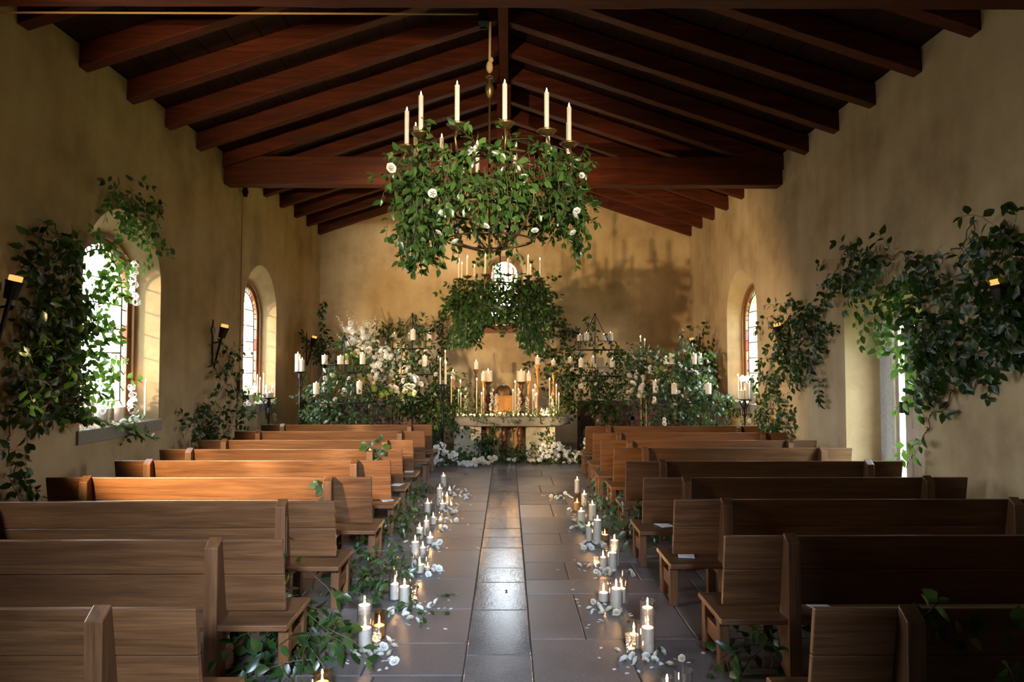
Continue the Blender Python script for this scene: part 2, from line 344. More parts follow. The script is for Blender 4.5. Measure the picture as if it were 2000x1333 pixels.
# ------------------------------------------------------------------ walls
def arch(c, half, z0, spring, n=18):
    return [(c - half, z0), (c - half, spring)] + [(c - half*math.cos(math.pi*i/n), spring + half*math.sin(math.pi*i/n)) for i in range(1, n)] + [(c + half, spring), (c + half, z0)]
def fill(mb, loops, mp, d):
    bm = bmesh.new()
    for lp in loops:
        vs = [bm.verts.new(mp(u, z, d)) for u, z in lp]
        for i in range(len(vs)): bm.edges.new((vs[i], vs[(i+1) % len(vs)]))
    bmesh.ops.triangle_fill(bm, use_beauty=True, use_dissolve=False, edges=bm.edges[:])
    bm.verts.index_update(); mb.add([v.co.copy() for v in bm.verts], [[v.index for v in f.verts] for f in bm.faces]); bm.free()
def loft(mb, la, da, lb, db, mp, close=True):
    n = len(la); k = n if close else n - 1
    mb.add([mp(u, z, da) for u, z in la] + [mp(u, z, db) for u, z in lb], [(i, (i+1) % n, n + (i+1) % n, n + i) for i in range(k)])
TH = 0.62
mpL = lambda u, z, d: V((XL - d, u, z)); mpR = lambda u, z, d: V((XR + d, u, z)); mpB = lambda u, z, d: V((u, YB + d, z)); mpF = lambda u, z, d: V((u, YF - d, z))
def openings(mb, mp, spec, outline):
    ins, outs = [], []
    for a, b, dep in spec:
        loft(mb, a, 0, b, dep, mp); loft(mb, b, dep, b, TH, mp); ins.append(a); outs.append(b)
    fill(mb, [outline] + ins, mp, 0); fill(mb, [outline] + outs, mp, TH)
WOPEN = lambda c: (arch(c, WIN_HALF, WIN_Z0, WIN_SPRING), arch(c, 0.77, WIN_Z0 + 0.05, 3.14), 0.29)
EAVE = 6.02
wl = MB(); openings(wl, mpL, [WOPEN(c) for c in LEFT_WINDOWS], [(YF, 0), (YB, 0), (YB, EAVE), (YF, EAVE)]); wl.build('wall_left', PLASTER, kind='structure')
D0, D1, DZ = 8.31, 10.22, 3.05
dl = [(D0, 0), (D0, DZ), (D1, DZ), (D1, 0)]; dl2 = [(D0 + 0.08, 0), (D0 + 0.08, 2.76), (D1 - 0.04, 2.76), (D1 - 0.04, 0)]
wr = MB(); openings(wr, mpR, [WOPEN(c) for c in RIGHT_WINDOWS], [(YF, 0)] + dl + [(YB, 0), (YB, EAVE), (YF, EAVE)]); loft(wr, dl, 0, dl2, 0.52, mpR, False); loft(wr, dl2, 0.52, dl2, TH, mpR, False)
wr.build('wall_right', PLASTER, kind='structure')
XA, ZA = -0.065, 7.72
gable = [(XL, 0), (XR, 0), (XR, EAVE), (XA, ZA), (XL, EAVE)]
AC = -0.085
wb = MB(); openings(wb, mpB, [(arch(AC, 0.60, 3.22, 4.76), arch(AC, 0.50, 3.30, 4.70), 0.28)], gable); wb.build('wall_back', PLASTER, kind='structure')
wf = MB(); fill(wf, [gable], mpF, 0); fill(wf, [gable], mpF, TH); wf.build('wall_front', PLASTER, kind='structure')

# ------------------------------------------------------------------ roof
for nm, x0, z0, x1, z1 in (('ceiling_boards', XL - 0.7, EAVE - 0.233, XA, ZA), ('ceiling_boards', XR + 0.7, EAVE - 0.233, XA, ZA)):
    c = MB(); y0, y1 = YF - 0.6, YB + 0.6
    n = 16
    for i in range(n):                 # boards run the length of the nave with a fine shadow gap between them
        a, b = i / n, (i + 1) / n - 0.002
        P = lambda t, dz: (x0 + (x1 - x0)*t, z0 + (z1 - z0)*t + dz)
        q = [P(a, 0), P(b, 0), P(b, 0.03), P(a, 0.03)]
        c.prism(q, 1, y0, y1)
    q = [(x0, z0 + 0.03), (x1, z1 + 0.03), (x1, z1 + 0.12), (x0, z0 + 0.12)]; c.prism(q, 1, y0, y1)
    c.build('ceiling', BOARD, kind='structure')
def sawn_bar(mb, a, b, hw, h, n=14, j=0.006):   # long rough-sawn timber, along X between two bottom centre points
    a, b = V(a), V(b); vs = []
    for i in range(n + 1):
        p = a.lerp(b, i / n)
        for dy, dz in ((-hw, 0), (hw, 0), (hw, h), (-hw, h)):
            jj = j if dz == 0 else 0
            vs.append(p + V((0, dy + U(-jj, jj), dz + U(-jj, jj))))
    fs = [(i*4+k, i*4+(k+1) % 4, i*4+4+(k+1) % 4, i*4+4+k) for i in range(n) for k in range(4)] + [(3,2,1,0), tuple(n*4+k for k in range(4))]
    mb.add(vs, fs)
for k in range(-13, 11):
    y = 8.27 + 1.043 * k
    for s, xw in ((-1, XL), (1, XR)):
        r = MB(); zb = 5.735 if s < 0 else 5.70
        sawn_bar(r, (xw, y, zb), (XA + s*0.09, y, zb + (abs(xw - XA) - 0.09)*0.3333), 0.088, 0.28)
        r.build('rafter_beam', ROOF, kind='structure', bevel=0.006)
rb = MB(); rb.box((XA - 0.075, YF, 7.30), (XA + 0.075, YB, 7.66)); rb.build('ridge_beam', ROOF, kind='structure')
for yt in (12.42, 5.97):
    t = MB(); sawn_bar(t, (XL, yt + 0.14, 5.44), (XR, yt + 0.14, 5.44), 0.14, 0.52, 26, 0.008); t.build('tie_beam', ROOF, kind='structure', bevel=0.01)
    kp = MB(); kp.box((XA - 0.13, yt + 0.03, 5.96), (XA + 0.13, yt + 0.24, 7.34)); kp.build('king_post_beam', ROOF, kind='structure', bevel=0.01)

# ------------------------------------------------------------------ windows and door
def window(name, mp, c, spring, half, z0, dep, label, motif=0):
    root = thing(name, label, 'window'); root['kind'] = 'structure'
    out, mid, inn = arch(c, half + 0.005, z0 - 0.02, spring), arch(c, half - 0.055, z0 + 0.07, spring), arch(c, half - 0.14, z0 + 0.16, spring)
    fr = MB()
    for la, da, lb, db in ((out, dep - 0.02, mid, dep - 0.02), (mid, dep - 0.02, mid, dep + 0.03), (mid, dep + 0.03, inn, dep + 0.03), (inn, dep + 0.03, inn, dep + 0.10), (inn, dep + 0.10, out, dep + 0.10)): loft(fr, la, da, lb, db, mp)
    fr.build('frame', FRAMEW, root)
    gz = dep + 0.07; g2 = arch(c, half - 0.225, z0 + 0.25, spring)
    pn = MB(); fill(pn, [g2], mp, gz); pn.build('pane', PANE, root)
    bd = MB(); n = len(inn)
    def refine(lp):
        o = []
        for i in range(n):
            (u, z), (u2, z2) = lp[i], lp[(i+1) % n]; L = 7 if i in (0, n-2) else (4 if i == n-1 else 1)
            for k in range(L): o.append((u + (u2-u)*k/L, z + (z2-z)*k/L))
        return o
    A, B = refine(inn), refine(g2); k = len(A); ca = MB()
    for i in range(k):
        bd.m = (0, 1, 0, 2, 0, 1, 3)[i % 7]
        bd.add([mp(*A[i], gz), mp(*A[(i+1) % k], gz), mp(*B[(i+1) % k], gz), mp(*B[i], gz)], [(0,1,2,3)])
        ca.tube([mp(*A[i], gz), mp(*B[i], gz)], 0.009, 4)
    bd.build('border_pane', [PANE, LILAC, SKYB, ROSEP], root)
    ca.tube([mp(*p, gz) for p in g2], 0.013, 4, closed=True)
    z = z0 + 0.25 + 0.34
    while z < spring + half - 0.3:
        hw = half - 0.225
        if z > spring: hw = math.sqrt(max(hw*hw - (z - spring)**2, 0))
        ca.tube([mp(c - hw, z, gz), mp(c + hw, z, gz)], 0.011, 4); z += 0.34
    ca.build('lead_came', LEAD, root)
    if motif:
        mo = MB(); zc = spring - 0.05
        for du, dz, w, h, mi in ((0, 0, .05, .16, 0), (0, .13, .035, .05, 1), (-.09, -.02, .05, .06, 2), (.10, .0, .06, .07, 2), (0, -.2, .045, .08, 0)):
            mo.m = mi; P = [mp(c + du + w*math.cos(a*.785), zc + dz + h*math.sin(a*.785), gz - 0.004) for a in range(8)]; mo.add(P, [tuple(range(8))])
        mo.build('coloured_medallion', [ROSEP, SKYB, LILAC], root)
    return root
window('window_1', mpL, 9.30, 3.14, 0.77, 1.36, 0.29, 'arched leaded window half hidden by smilax vine, candles on its sill', 1)
window('window_2', mpL, 14.42, 3.14, 0.77, 1.36, 0.29, 'arched leaded window beside the far iron torch sconce and rope cleat', 1)
window('window_3', mpR, 14.76, 3.14, 0.77, 1.36, 0.29, 'arched leaded window in the same wall as the open door', 1)
window('window_4', mpB, AC, 4.70, 0.50, 3.30, 0.28, 'small arched window high over the altar behind hanging vines')
for nm, mp, c in (('window_5', mpL, 4.20),): window(nm, mp, c, 3.14, 0.77, 1.36, 0.29, 'arched leaded window in the wall beyond the first pews')
def sill(name, mp, c, half, z, dep, th, m_, out=0.03):
    s = MB(); q = [mp(c - half, z - th, dep), mp(c + half, z - th, dep), mp(c + half, z - th, -out), mp(c - half, z - th, -out)]
    t = [mp(c - half, z + 0.03, dep), mp(c + half, z + 0.03, dep), mp(c + half, z, -out), mp(c - half, z, -out)]
    s.hexa(q, t); o = s.build(name, m_, kind='structure', bevel=0.012); return o
for mp, c in ((mpL, 9.30), (mpL, 14.42), (mpR, 14.76)): sill('window_sill', mp, c, 1.0, WIN_Z0 + 0.005, 0.30, 0.17, SILL)
sill('window_sill', mpB, AC, 0.62, 3.22, 0.2, 0.2, simple('terracotta_sill', (0.22, 0.09, 0.05), 0.7, bumpscale=20), 0.02)

dr = thing('door_1', 'open pale boarded double door in the plastered side wall', 'door'); dr['kind'] = 'structure'
X0 = XR + 0.50
m_ = MB(); m_.box((X0, 9.87, 0), (X0 + 0.1, 10.19, 2.78)); m_.box((X0, D0 + 0.06, 0), (X0 + 0.1, D0 + 0.16, 2.78)); m_.box((X0, D0 + 0.16, 2.68), (X0 + 0.1, 9.87, 2.78)); m_.build('door_frame', DOORF, dr, bevel=0.006)
m_ = MB(); m_.box((X0 + 0.03, 9.745, 0.02), (X0 + 0.75, 9.84, 2.66)); m_.build('door_leaf', DOORP, dr, bevel=0.006)
m_ = MB(); yb = [9.59, 9.44, 9.435, 9.27, 9.265, 9.10]
for a, b in zip(yb[::2], yb[1::2]): m_.box((X0 + 0.04, b, 0.02), (X0 + 0.08, a, 2.66))
m_.box((X0 + 0.025, 9.45, 0.02), (X0 + 0.042, 9.59, 2.66)); m_.box((X0 + 0.025, 9.1, 1.02), (X0 + 0.042, 9.45, 1.24)); m_.box((X0 + 0.025, 9.1, 2.46), (X0 + 0.042, 9.45, 2.66))
lf = m_.build('door_leaf', DOORP, dr, bevel=0.004)
m_ = MB(); m_.box((X0 + 0.012, 9.5, 1.42), (X0 + 0.026, 9.58, 1.62)); m_.tube([(X0 - 0.03, 9.54, 1.46), (X0 - 0.03, 9.54, 1.58)], 0.012, 8); m_.box((X0 - 0.03, 9.6, 1.44), (X0 + 0.05, 9.64, 1.6)); m_.build('door_latch', IRON, lf)
g = MB(); g.box((XR + 0.62, -20, -0.6), (60, 60, -0.25)); g.build('garden_lawn', GRASS, kind='structure')
hd = MB()
for i in range(2600):
    p = V((XR + 2.2 + U(0, 1.2), 14.2 + U(-3.0, 3.0), U(-0.2, 2.6))); hd.leaf(p, rv(), rv(), U(0.12, 0.2), 0.33)
hs = MB()
for i in range(14): hs.tube([(XR + 2.8, 11.5 + i*0.42, -0.26), (XR + 2.7 + U(-.3, .3), 11.5 + i*0.42 + U(-.2, .2), 2.3)], 0.02, 5)
hg = thing('garden_bush', 'sunlit green garden bush seen through the door gap', 'bush'); hd.build('foliage', HEDGE, hg)['kind'] = 'stuff'; hs.build('stem', STEM, hg)

# ------------------------------------------------------------------ pews
PL = 1.70
def make_pew(label):
    t = thing('oak_pew', label, 'pew', group='oak pews')
    yb = lambda z: -0.08 * (z - 0.445) / 0.492
    for z0, z1 in ((0.445, 0.698), (0.701, 0.937)):
        b = MB(); b.prism([(yb(z0), z0), (yb(z1), z1), (yb(z1) + 0.036, z1), (yb(z0) + 0.036, z0)], 0, -PL, PL); b.build('backrest_board', PEW, t, bevel=0.006)
    s = MB(); s.prism([(-0.145, 0.358), (-0.145, 0.398), (0.40, 0.402), (0.42, 0.39), (0.42, 0.362)], 0, -PL - 0.055, PL + 0.055); s.build('seat', PEW, t, bevel=0.006)
    for sx in (-1, 1):
        xc = sx * (PL - 0.44)
        p = MB(); p.prism([(-0.158, 0), (-0.158, 0.905), (-0.083, 0.962), (-0.078, 0.93), (0.002, 0.43), (0.002, 0)], 0, xc - 0.044, xc + 0.044); p.build('back_post', PEW_V, t, bevel=0.006)
        for x, yl in ((sx*(PL - 0.005), -0.02), (sx*(PL - 0.005), 0.33), (xc, 0.33)):
            l = MB(); l.box((x - 0.036, yl, 0), (x + 0.036, yl + 0.075, 0.36)); l.build('leg', PEW_V, t, bevel=0.005)
        r = MB(); r.box((sx*(PL - 0.005) - 0.018, 0.055, 0.13), (sx*(PL - 0.005) + 0.018, 0.33, 0.25)); r.build('side_rail', PEW, t, bevel=0.004)
        k = MB(); k.box((xc - 0.02, 0.002, 0.245), (xc + 0.02, 0.33, 0.357)); k.hexa([(xc - .019, .002, .06), (xc + .019, .002, .06), (xc + .019, .10, .245), (xc - .019, .10, .245)], [(xc - .019, .002, .16), (xc + .019, .002, .16), (xc + .019, .002, .246), (xc - .019, .002, .246)])
        k.build('brace', PEW_L, t, bevel=0.003)['label'] = 'raw pale pine brace'
    return t
LP = [(841,830),(829,843),(806,860),(785,878),(765,900),(731,933),(650,980),(544,1056),(374,1190)]
RP = [(1147,833),(1161,846),(1173,861),(1203,876),(1221,902),(1251,934),(1316,977),(1421,1048),(1594,1190)]
LPEW, RPEW = [], []; pew0 = None
for i in range(9):
    for px, s, lst, side in ((LP, -1, LPEW, 'window side'), (RP, 1, RPEW, 'door side')):
        p = atZ(0.937, *px[i]); lab = f'varnished oak pew, {ORD[i+1]} from the altar on the {side} of the aisle'
        loc = (s * (abs(p.x) * 0.6 + 1.47 * 0.4 + PL), p.y + 0.08, 0.0)
        if pew0 is None: pew0 = make_pew(lab); o = pew0; o.location = loc
        else: o = dup(pew0, loc, label=lab)
        o.scale.x = 1.0; lst.append(o)

# ------------------------------------------------------------------ candles and glasses
def lathe_mesh(name, prof, n, m_, smooth=True):
    b = MB(); b.lathe(prof, n=n); o = b.build(name, m_, smooth=smooth); me = o.data; bpy.data.objects.remove(o); return me
FLAME_ME = lathe_mesh('flame', [(0.0005, 0), (0.0055, 0.007), (0.0075, 0.017), (0.0058, 0.029), (0.0025, 0.041), (0.0003, 0.050)], 8, FLAME)
FLAME_AME = lathe_mesh('flame', [(0.0005, 0), (0.0055, 0.007), (0.0075, 0.017), (0.0058, 0.029), (0.0025, 0.041), (0.0003, 0.050)], 8, FLAME_A)
FLAME_CME = lathe_mesh('flame', [(0.0005, 0), (0.0055, 0.007), (0.0075, 0.017), (0.0058, 0.029), (0.0025, 0.041), (0.0003, 0.050)], 8, FLAME_C)
WICK_ME = lathe_mesh('wick', [(0.0014, -0.006), (0.0012, 0.009), (0.0004, 0.010)], 5, WICK)
def candle(base, r, h, label, group=None, wax=WAX, lit=True, fs=1.0, name='pillar_candle', n=16, wick=True):
    base = V(base); t = thing(name, label, 'candle', base, group=group)
    w = MB()
    if r > 0.02: w.lathe([(0.001, 0), (r*0.99, 0), (r, 0.004), (r, h - 0.008), (r*0.97, h - 0.001), (r*0.9, h), (r*0.8, h - 0.003), (r*0.6, h - 0.009), (0.001, h - 0.011)], n=n, wob=(lambda a, z: 1 + 0.012*math.sin(3*a + z*40)))
    else: w.lathe([(0.001, 0), (r*1.05, 0), (r, h*0.5), (r*0.86, h - 0.004), (r*0.7, h), (0.001, h - 0.003)], n=10)
    w.build('wax_body', wax, t, smooth=True, sharp=50)
    top = h - (0.010 if r > 0.02 else 0.002)
    if wick: link_mesh('wick', WICK_ME, t, (0, 0, top), sc=max(fs, 0.6))
    if lit: link_mesh('flame', FLAME_CME if base.z > 3.3 else FLAME_AME if base.y > 14.8 else FLAME_ME, t, (0, 0, top + 0.006*fs), rot=(0, 0, U(0, 6)), sc=fs)
    return t
def glass(base, r, h, label, group=None, m_=GLASS, name='glass_cylinder', flare=0.0, n=28, cat='candle holder'):
    b = MB(); rb = r * (1 - flare)
    b.lathe([(0.001, 0), (rb, 0), (r, h), (r - 0.003, h), (rb - 0.003, 0.008), (0.001, 0.008)], n=n)
    o = b.build(name, m_, origin=(0, 0, 0), smooth=True, sharp=40); o.location = base
    return tag(o, label, cat, group)
def depth(p): return (V(p) - EYE).dot(FW)

# floor lines: glass x0,x1, rim y, base y | candle x0,x1, top y | glass kind, candle kind
FLOORC = {'door side': [
 (1322,1359,1309,1390,1328,1353,1345,'c','t'), (1294,1318,1323,1396,1297,1314,1341,'c','p'),
 (1253.8,1283,1197,1281,1255,1279.6,1226,'c','p'), (1253.5,1283,1173,1257,1258,1281,1187,'c','p'), (1226,1256,1216,1273,1232,1252,1240,'c','p'), (1224,1247,1240,1281,1228,1243,1272,'k','t'),
 (1169,1192,1136,1180,1170.5,1191,1158,'c','p'), (1192.6,1219,1135,1193,1196,1217,1150,'c','p'), (1204,1229,1116,1183,1212,1227.5,1150,'c','p'),
 (1170,1188,1074,1114,1176,1187.5,1089,'c','p'), (1188,1207,1075,1116,1188.5,1206,1080,'c','p'), (1192,1212,1047,1109,1194,1211,1056,'c','p'), (1160,1170,1088,1111,1162,1169,1106,'k','t'),
 (1159,1177.5,1009,1065,1160,1176,1016,'c','p'), (1144,1159,1022,1060,1145,1158,1027,'c','p'), (1174.7,1190,1032,1059,1176,1189,1045,'s','p'),
 (1128,1144,994,1031,1129,1143,999,'c','p'), (1150,1166,980,1020,1151,1165,986,'c','p'), (1121,1135,964,1001,1122,1135,982,'s','p'), (1135,1149,955,991,1136,1149,966,'c','p'), (1122,1134,932,967,1123,1134,938,'c','p')],
 'window side': [
 (606,642,1315,1386,610,638,1334,'s','p'), (566,605,1328,1400,572,599,1352,'c','t'),
 (694,725,1197,1279,697,723,1227,'c','p'), (696,726,1169,1252,697,722,1182,'c','p'), (725,751,1194,1250,726,748,1222,'s','p'), (724.6,744,1227,1266,728,741,1258,'k','t'),
 (776,800,1134,1190,776.5,797,1146,'c','p'), (757,782,1111,1176,758,778,1141,'c','p'), (801,815,1142,1182,803,812,1171,'k','t'),
 (800,819,1048,1113,801,818,1059,'c','p'), (817.5,832,1060,1093,818.5,831,1070,'c','p'), (807,829,1083,1123,808,827,1103,'c','p'), (828.5,841,1087,1117,829.5,840,1109,'c','t'),
 (810,827,1016,1057,811,826,1032,'c','p'), (824,839,1003,1049,825,838,1018,'c','p'), (830,848,1032,1065,832,847,1050,'c','p'),
 (826,842,975,1007,827,841,983,'c','p'), (839,852,985,1027,840,851,1011,'c','p'), (853,866,1000,1022,855,864,1015,'c','t'),
 (851,865,946,990,852,864,954,'c','p'), (856.5,870,972,994,857,868,984,'c','p'), (868,877,960,989,869,876,969,'c','p'), (877,885,973,991,878,885,987,'c','t'), (872,883,945,968,874,882,957,'c','p'), (859,872,924,953,860,871,930,'c','p')]}
for side, rows in FLOORC.items():
    rows = sorted(rows, key=lambda q: q[3]); occupied = []
    for i, (x0, x1, ry, by, c0, c1, ty, gk, ck) in enumerate(rows):
        xc = (x0 + x1) / 2; P = atZ(0, xc, by); r = (x1 - x0) / 2 / F * depth(P); c = V((P.x, P.y + r, 0))
        for q, qr in occupied:                       # keep neighbours from touching
            d = c - q
            if 1e-6 < d.length < r + qr + 0.002: c += d.normalized() * (r + qr + 0.002 - d.length)
        occupied.append((c, r)); c.z = 0.0015
        h = max(atY(c.y, xc, ry).z, 0.06)
        kind = {'c': 'clear glass cylinder', 's': 'smoky glass cylinder', 'k': 'cut glass tumbler'}[gk]
        glass(c, r, h, f'{kind}, {ORD[i+1]} from the altar along the {side} of the aisle', 'glass candle holders along the aisle', {'c': GLASS, 's': SMOKE, 'k': CUT}[gk], 'glass_tumbler' if gk == 'k' else 'glass_cylinder', 0.12 if gk == 'k' else 0)
        cr = min((c1 - c0) / 2 / F * depth(c), r * (0.8 if gk == 'k' else 0.94) - 0.004)
        if ck == 't': cr = min(cr, 0.030); ch = 0.026
        else: ch = max(atY(c.y, xc, ty).z - 0.01, 0.05); ch = min(ch, h * 0.93)
        candle(c + V((0, 0, 0.0095)), cr, ch, f'lit ivory {"tealight" if ck == "t" else "pillar candle"} in {ORD[i+1]} glass from the altar, {side} of aisle', 'candles along the aisle', fs=0.7 if ck == 't' else 1.0, name='tealight_candle' if ck == 't' else 'pillar_candle')

# ------------------------------------------------------------------ flower heads (one mesh of each kind)
def petal_patch(mb, phi, R, H, d, flare=0.25):
    vs = []
    for s in (0, 0.5, 1):
        for u in (-1, 0, 1):
            rho = R * (0.25 + 0.75*s) + (flare * s * s * R if u == 0 else flare * 0.6 * s * s * R); an = phi + u * d * (0.55 + 0.45 * math.sin(math.pi * min(s + 0.2, 1) * 0.6))
            vs.append(V((rho * math.cos(an), rho * math.sin(an), H * s ** 0.8 - (0.10 * H * s if u else 0))))
    mb.tint = RNG.random(); mb.add(vs, [(0,1,4,3),(1,2,5,4),(3,4,7,6),(4,5,8,7)])
def mesh_of(mb, name, m_, smooth=True):
    o = mb.build(name, m_, smooth=smooth); me = o.data; bpy.data.objects.remove(o); return me
def rose_mesh(name, m_):
    b = MB()
    for R, H, n, d in ((0.22, 0.85, 3, 1.2), (0.40, 0.85, 4, 0.95), (0.60, 0.75, 5, 0.8), (0.80, 0.60, 6, 0.7), (0.98, 0.38, 6, 0.66)):
        o = U(0, 6)
        for i in range(n): petal_patch(b, o + 2*math.pi*i/n, R, H, d, 0.25 if R > 0.5 else 0.05)
    b.ball((0, 0, 0.42), 0.3, 7, 5, 1.2)
    b.m = 1
    for i in range(5):
        an = i*1.256; b.leaf(V((0.1*math.cos(an), 0.1*math.sin(an), 0)), V((math.cos(an), math.sin(an), -0.25)), V((0, 0, 1)), 0.8, 0.16)
    b.tube([(0, 0, 0.05), (0.03, 0, -0.5)], 0.07, 5)
    return mesh_of(b, name, [m_, LEAF_L])
def cluster_mesh(name, m_, n=46, s=0.34, sz=0.85):
    b = MB()
    for i in range(n):
        z = 1 - 1.5*(i + .5)/n; r = math.sqrt(max(1 - z*z, 0)); an = i*2.4; d = V((r*math.cos(an), r*math.sin(an), z*sz)) * U(0.85, 1.08)
        x = d.orthogonal().normalized(); y = d.normalized().cross(x); dn = d.normalized(); o = U(0, 1.5); b.tint = RNG.random()
        for k in range(4):
            a = o + k*math.pi/2; e = x*math.cos(a) + y*math.sin(a); f = x*math.cos(a + .78) + y*math.sin(a + .78); g = x*math.cos(a - .78) + y*math.sin(a - .78)
            b.add([d, d + f*s*.55 + dn*.05, d + e*s + dn*.02, d + g*s*.55 + dn*.05], [(0,1,2,3)])
    return mesh_of(b, name, m_)
ROSE_ME = rose_mesh('rose_head', PETAL); ROSE_C = rose_mesh('rose_head', PETAL_C); HYD_ME = cluster_mesh('hydrangea_head', PETAL); HYD_G = cluster_mesh('hydrangea_head', PETAL_G); HYD_C = cluster_mesh('hydrangea_head', PETAL_C)
PHLOX_ME = cluster_mesh('phlox_head', PETAL, 16, 0.5, 0.6)
def petal_one():
    b = MB(); vs = []
    for s in (-1, -0.35, 0.35, 1):
        w = 0.75 * math.sqrt(max(1 - s*s*0.85, 0)) * (1.1 if s > 0 else 0.9)
        for u in (-1, 0, 1): vs.append(V((u*w, s, 0.30*u*u*w + 0.18*s*s)))
    b.add(vs, [(i*3+k, i*3+k+1, i*3+k+4, i*3+k+3) for i in range(3) for k in range(2)]); return mesh_of(b, 'petal', PETAL)
PETAL_ME = petal_one()

GLS = [(o.location.copy(), max(o.dimensions.x, 0.05) / 2) for o in COL.objects if o.name.startswith('glass_')]
def clear_of(p, r): return all((V((p.x, p.y, 0)) - V((q.x, q.y, 0))).length > qr + r for q, qr in GLS)
ROSES_AT = [(0, 'window side', [(738,1278),(748,1270),(722,1283),(695,1289),(707,1283),(735,1262),(766,1268),(757,1256),(742,1284),(762,1283),(771,1299)]),
 (1, 'window side', [(768,1194),(778,1192),(790,1197),(793,1206),(805,1190),(816,1188),(840,1186),(852,1180),(801,1213),(836,1192),(795,1184),(762,1200),(809,1215),(826,1190)]),
 (2, 'window side', [(786,1118),(794,1114),(787,1127),(849,1112),(844,1120),(836,1126),(852,1117)]),
 (3, 'window side', [(836,1075),(849,1069),(859,1064),(853,1074),(869,1034),(880,1022),(892,1020),(862,1041),(872,1018),(793,1063)]),
 (4, 'window side', [(866,1000),(875,995),(880,1000),(887,990),(893,996),(871,1004),(884,1005),(862,998),(889,1003)]),
 (5, 'window side', [(888,955),(895,960),(902,965),(908,961),(898,972),(905,972),(892,972),(886,968),(914,970),(911,977)]),
 (6, 'door side', [(1206,1276),(1236,1288),(1242,1296),(1262,1287),(1278,1286),(1284,1283),(1255,1292),(1272,1291),(1230,1292),(1308,1305),(1332,1291)]),
 (7, 'door side', [(1151,1193),(1158,1180),(1168,1187),(1172,1196),(1182,1196),(1200,1200),(1160,1199),(1205,1194),(1176,1202)]),
 (8, 'door side', [(1131,1108),(1155,1110),(1164,1120),(1172,1118),(1182,1116),(1194,1124),(1200,1120),(1234,1126),(1231,1119),(1168,1124),(1188,1121)]),
 (9, 'door side', [(1136,1070),(1144,1064),(1148,1070),(1156,1069),(1162,1066),(1139,1073),(1152,1074),(1168,1065),(1176,1068)]),
 (10, 'door side', [(1122,1022),(1126,1033),(1134,1034),(1121,1034),(1142,1035),(1139,1038),(1117,1002),(1112,998)]),
 (11, 'door side', [(1077,972),(1084,968),(1095,973),(1104,966),(1108,970),(1112,974),(1100,976),(1090,977),(1117,976),(1086,974)])]
WHERE = {0: 'beside the pair of tall glasses', 1: 'below the glasses by the vine tuft', 2: 'around the short glasses', 3: 'beyond the tealight', 4: 'by the crowded glasses', 5: 'next to the glass nearest the altar',
         6: 'below the pair of tall glasses', 7: 'below the three broad glasses', 8: 'below the four glasses', 9: 'below the twin glasses', 10: 'by the slim glass', 11: 'next to the glass nearest the altar'}
PUT = []
for gi, side, pts in ROSES_AT:
    for k, (px, py) in enumerate(pts):
        p = atZ(0, px, py); s = U(0.024, 0.033) * (1.0 if gi in (0, 1, 6, 7, 8) else 1.12)
        rr = s * 1.28
        for it in range(30):
            for q, qr in GLS + PUT:
                d = V((p.x - q.x, p.y - q.y, 0))
                if d.length < qr + rr: p += d.normalized() * (qr + rr - d.length + 0.002)
        PUT.append((p.copy(), rr))
        o = link_mesh('white_rose', ROSE_ME if RNG.random() < 0.7 else ROSE_C, None, (p.x, p.y, s*0.55), (U(-1.1, 1.1), U(-1.1, 1.1), U(0, 6)), s)
        tag(o, f'loose white rose head {WHERE[gi]}, {side} of aisle', 'flower', 'loose rose heads along the aisle')
    for k in range(13):
        px, py = RNG.choice(pts); sp = 40 if gi in (0, 1, 6, 7) else 20; p = atZ(0, px + U(-1, 1.15)*sp*(1 if side[0] == 'w' else 1), py + U(-0.35, 0.6)*sp)
        if not clear_of(p, 0.012): continue
        o = link_mesh('rose_petal', PETAL_ME, None, (p.x, p.y, 0.004), (U(-.25, .25), U(-.25, .25), U(0, 6)), U(0.013, 0.019))
        tag(o, f'fallen white petal {WHERE[gi]}, {side} of aisle', 'petal', 'fallen petals along the aisle')
for px, py in ((866,1117),(960,1176),(856,1040),(836,1230),(1122,1096),(1174,1268),(1146,1229),(1176,1215),(1089,1115),(1119,1154),(1086,1007),(1200,1310),(1225,1318),(870,1231),(825,1216),(1170,1288),(725,1300),(755,1308),(716,1299)):
    p = atZ(0, px, py)
    if clear_of(p, 0.015): tag(link_mesh('rose_petal', PETAL_ME, None, (p.x, p.y, 0.004), (U(-.2, .2), U(-.2, .2), U(0, 6)), U(0.014, 0.02)), 'single white petal lying alone on bare paving of the aisle', 'petal', 'stray petals on the paving')
p = atZ(0, 989, 1156); b = MB(); b.ball((0, 0, 0.008), 0.012, 8, 5, 0.7); o = b.build('seed_pod', WICK, origin=(0, 0, 0), smooth=True); o.location = p; tag(o, 'small dark seed pod on the centre paving strip', 'seed pod')
# service sheets on the seats
for lst, i, dx, dy, rz, side in ((RPEW, 5, -1.45, 0.12, 0.3, 'door side'), (RPEW, 6, -1.55, 0.14, -0.2, 'door side'), (RPEW, 7, -1.0, 0.15, 0.2, 'door side'), (LPEW, 6, 1.02, 0.05, 0.4, 'window side'), (LPEW, 3, 1.6, 0.15, -0.2, 'window side'), (LPEW, 2, 1.6, 0.2, 0.1, 'window side'), (LPEW, 4, 1.6, 0.2, 0.5, 'window side')):
    b = MB(); b.box((-0.07, -0.105, 0), (0.07, 0.105, 0.004)); o = b.build('service_sheet', PAPER, origin=(0, 0, 0)); q = lst[i].location
    o.location = (q.x + dx, q.y + dy, 0.4035); o.rotation_euler = (0.005, 0, rz)
    tag(o, f'white paper sheet on the seat of the {ORD[i+1]} pew from the altar, {side}', 'paper')

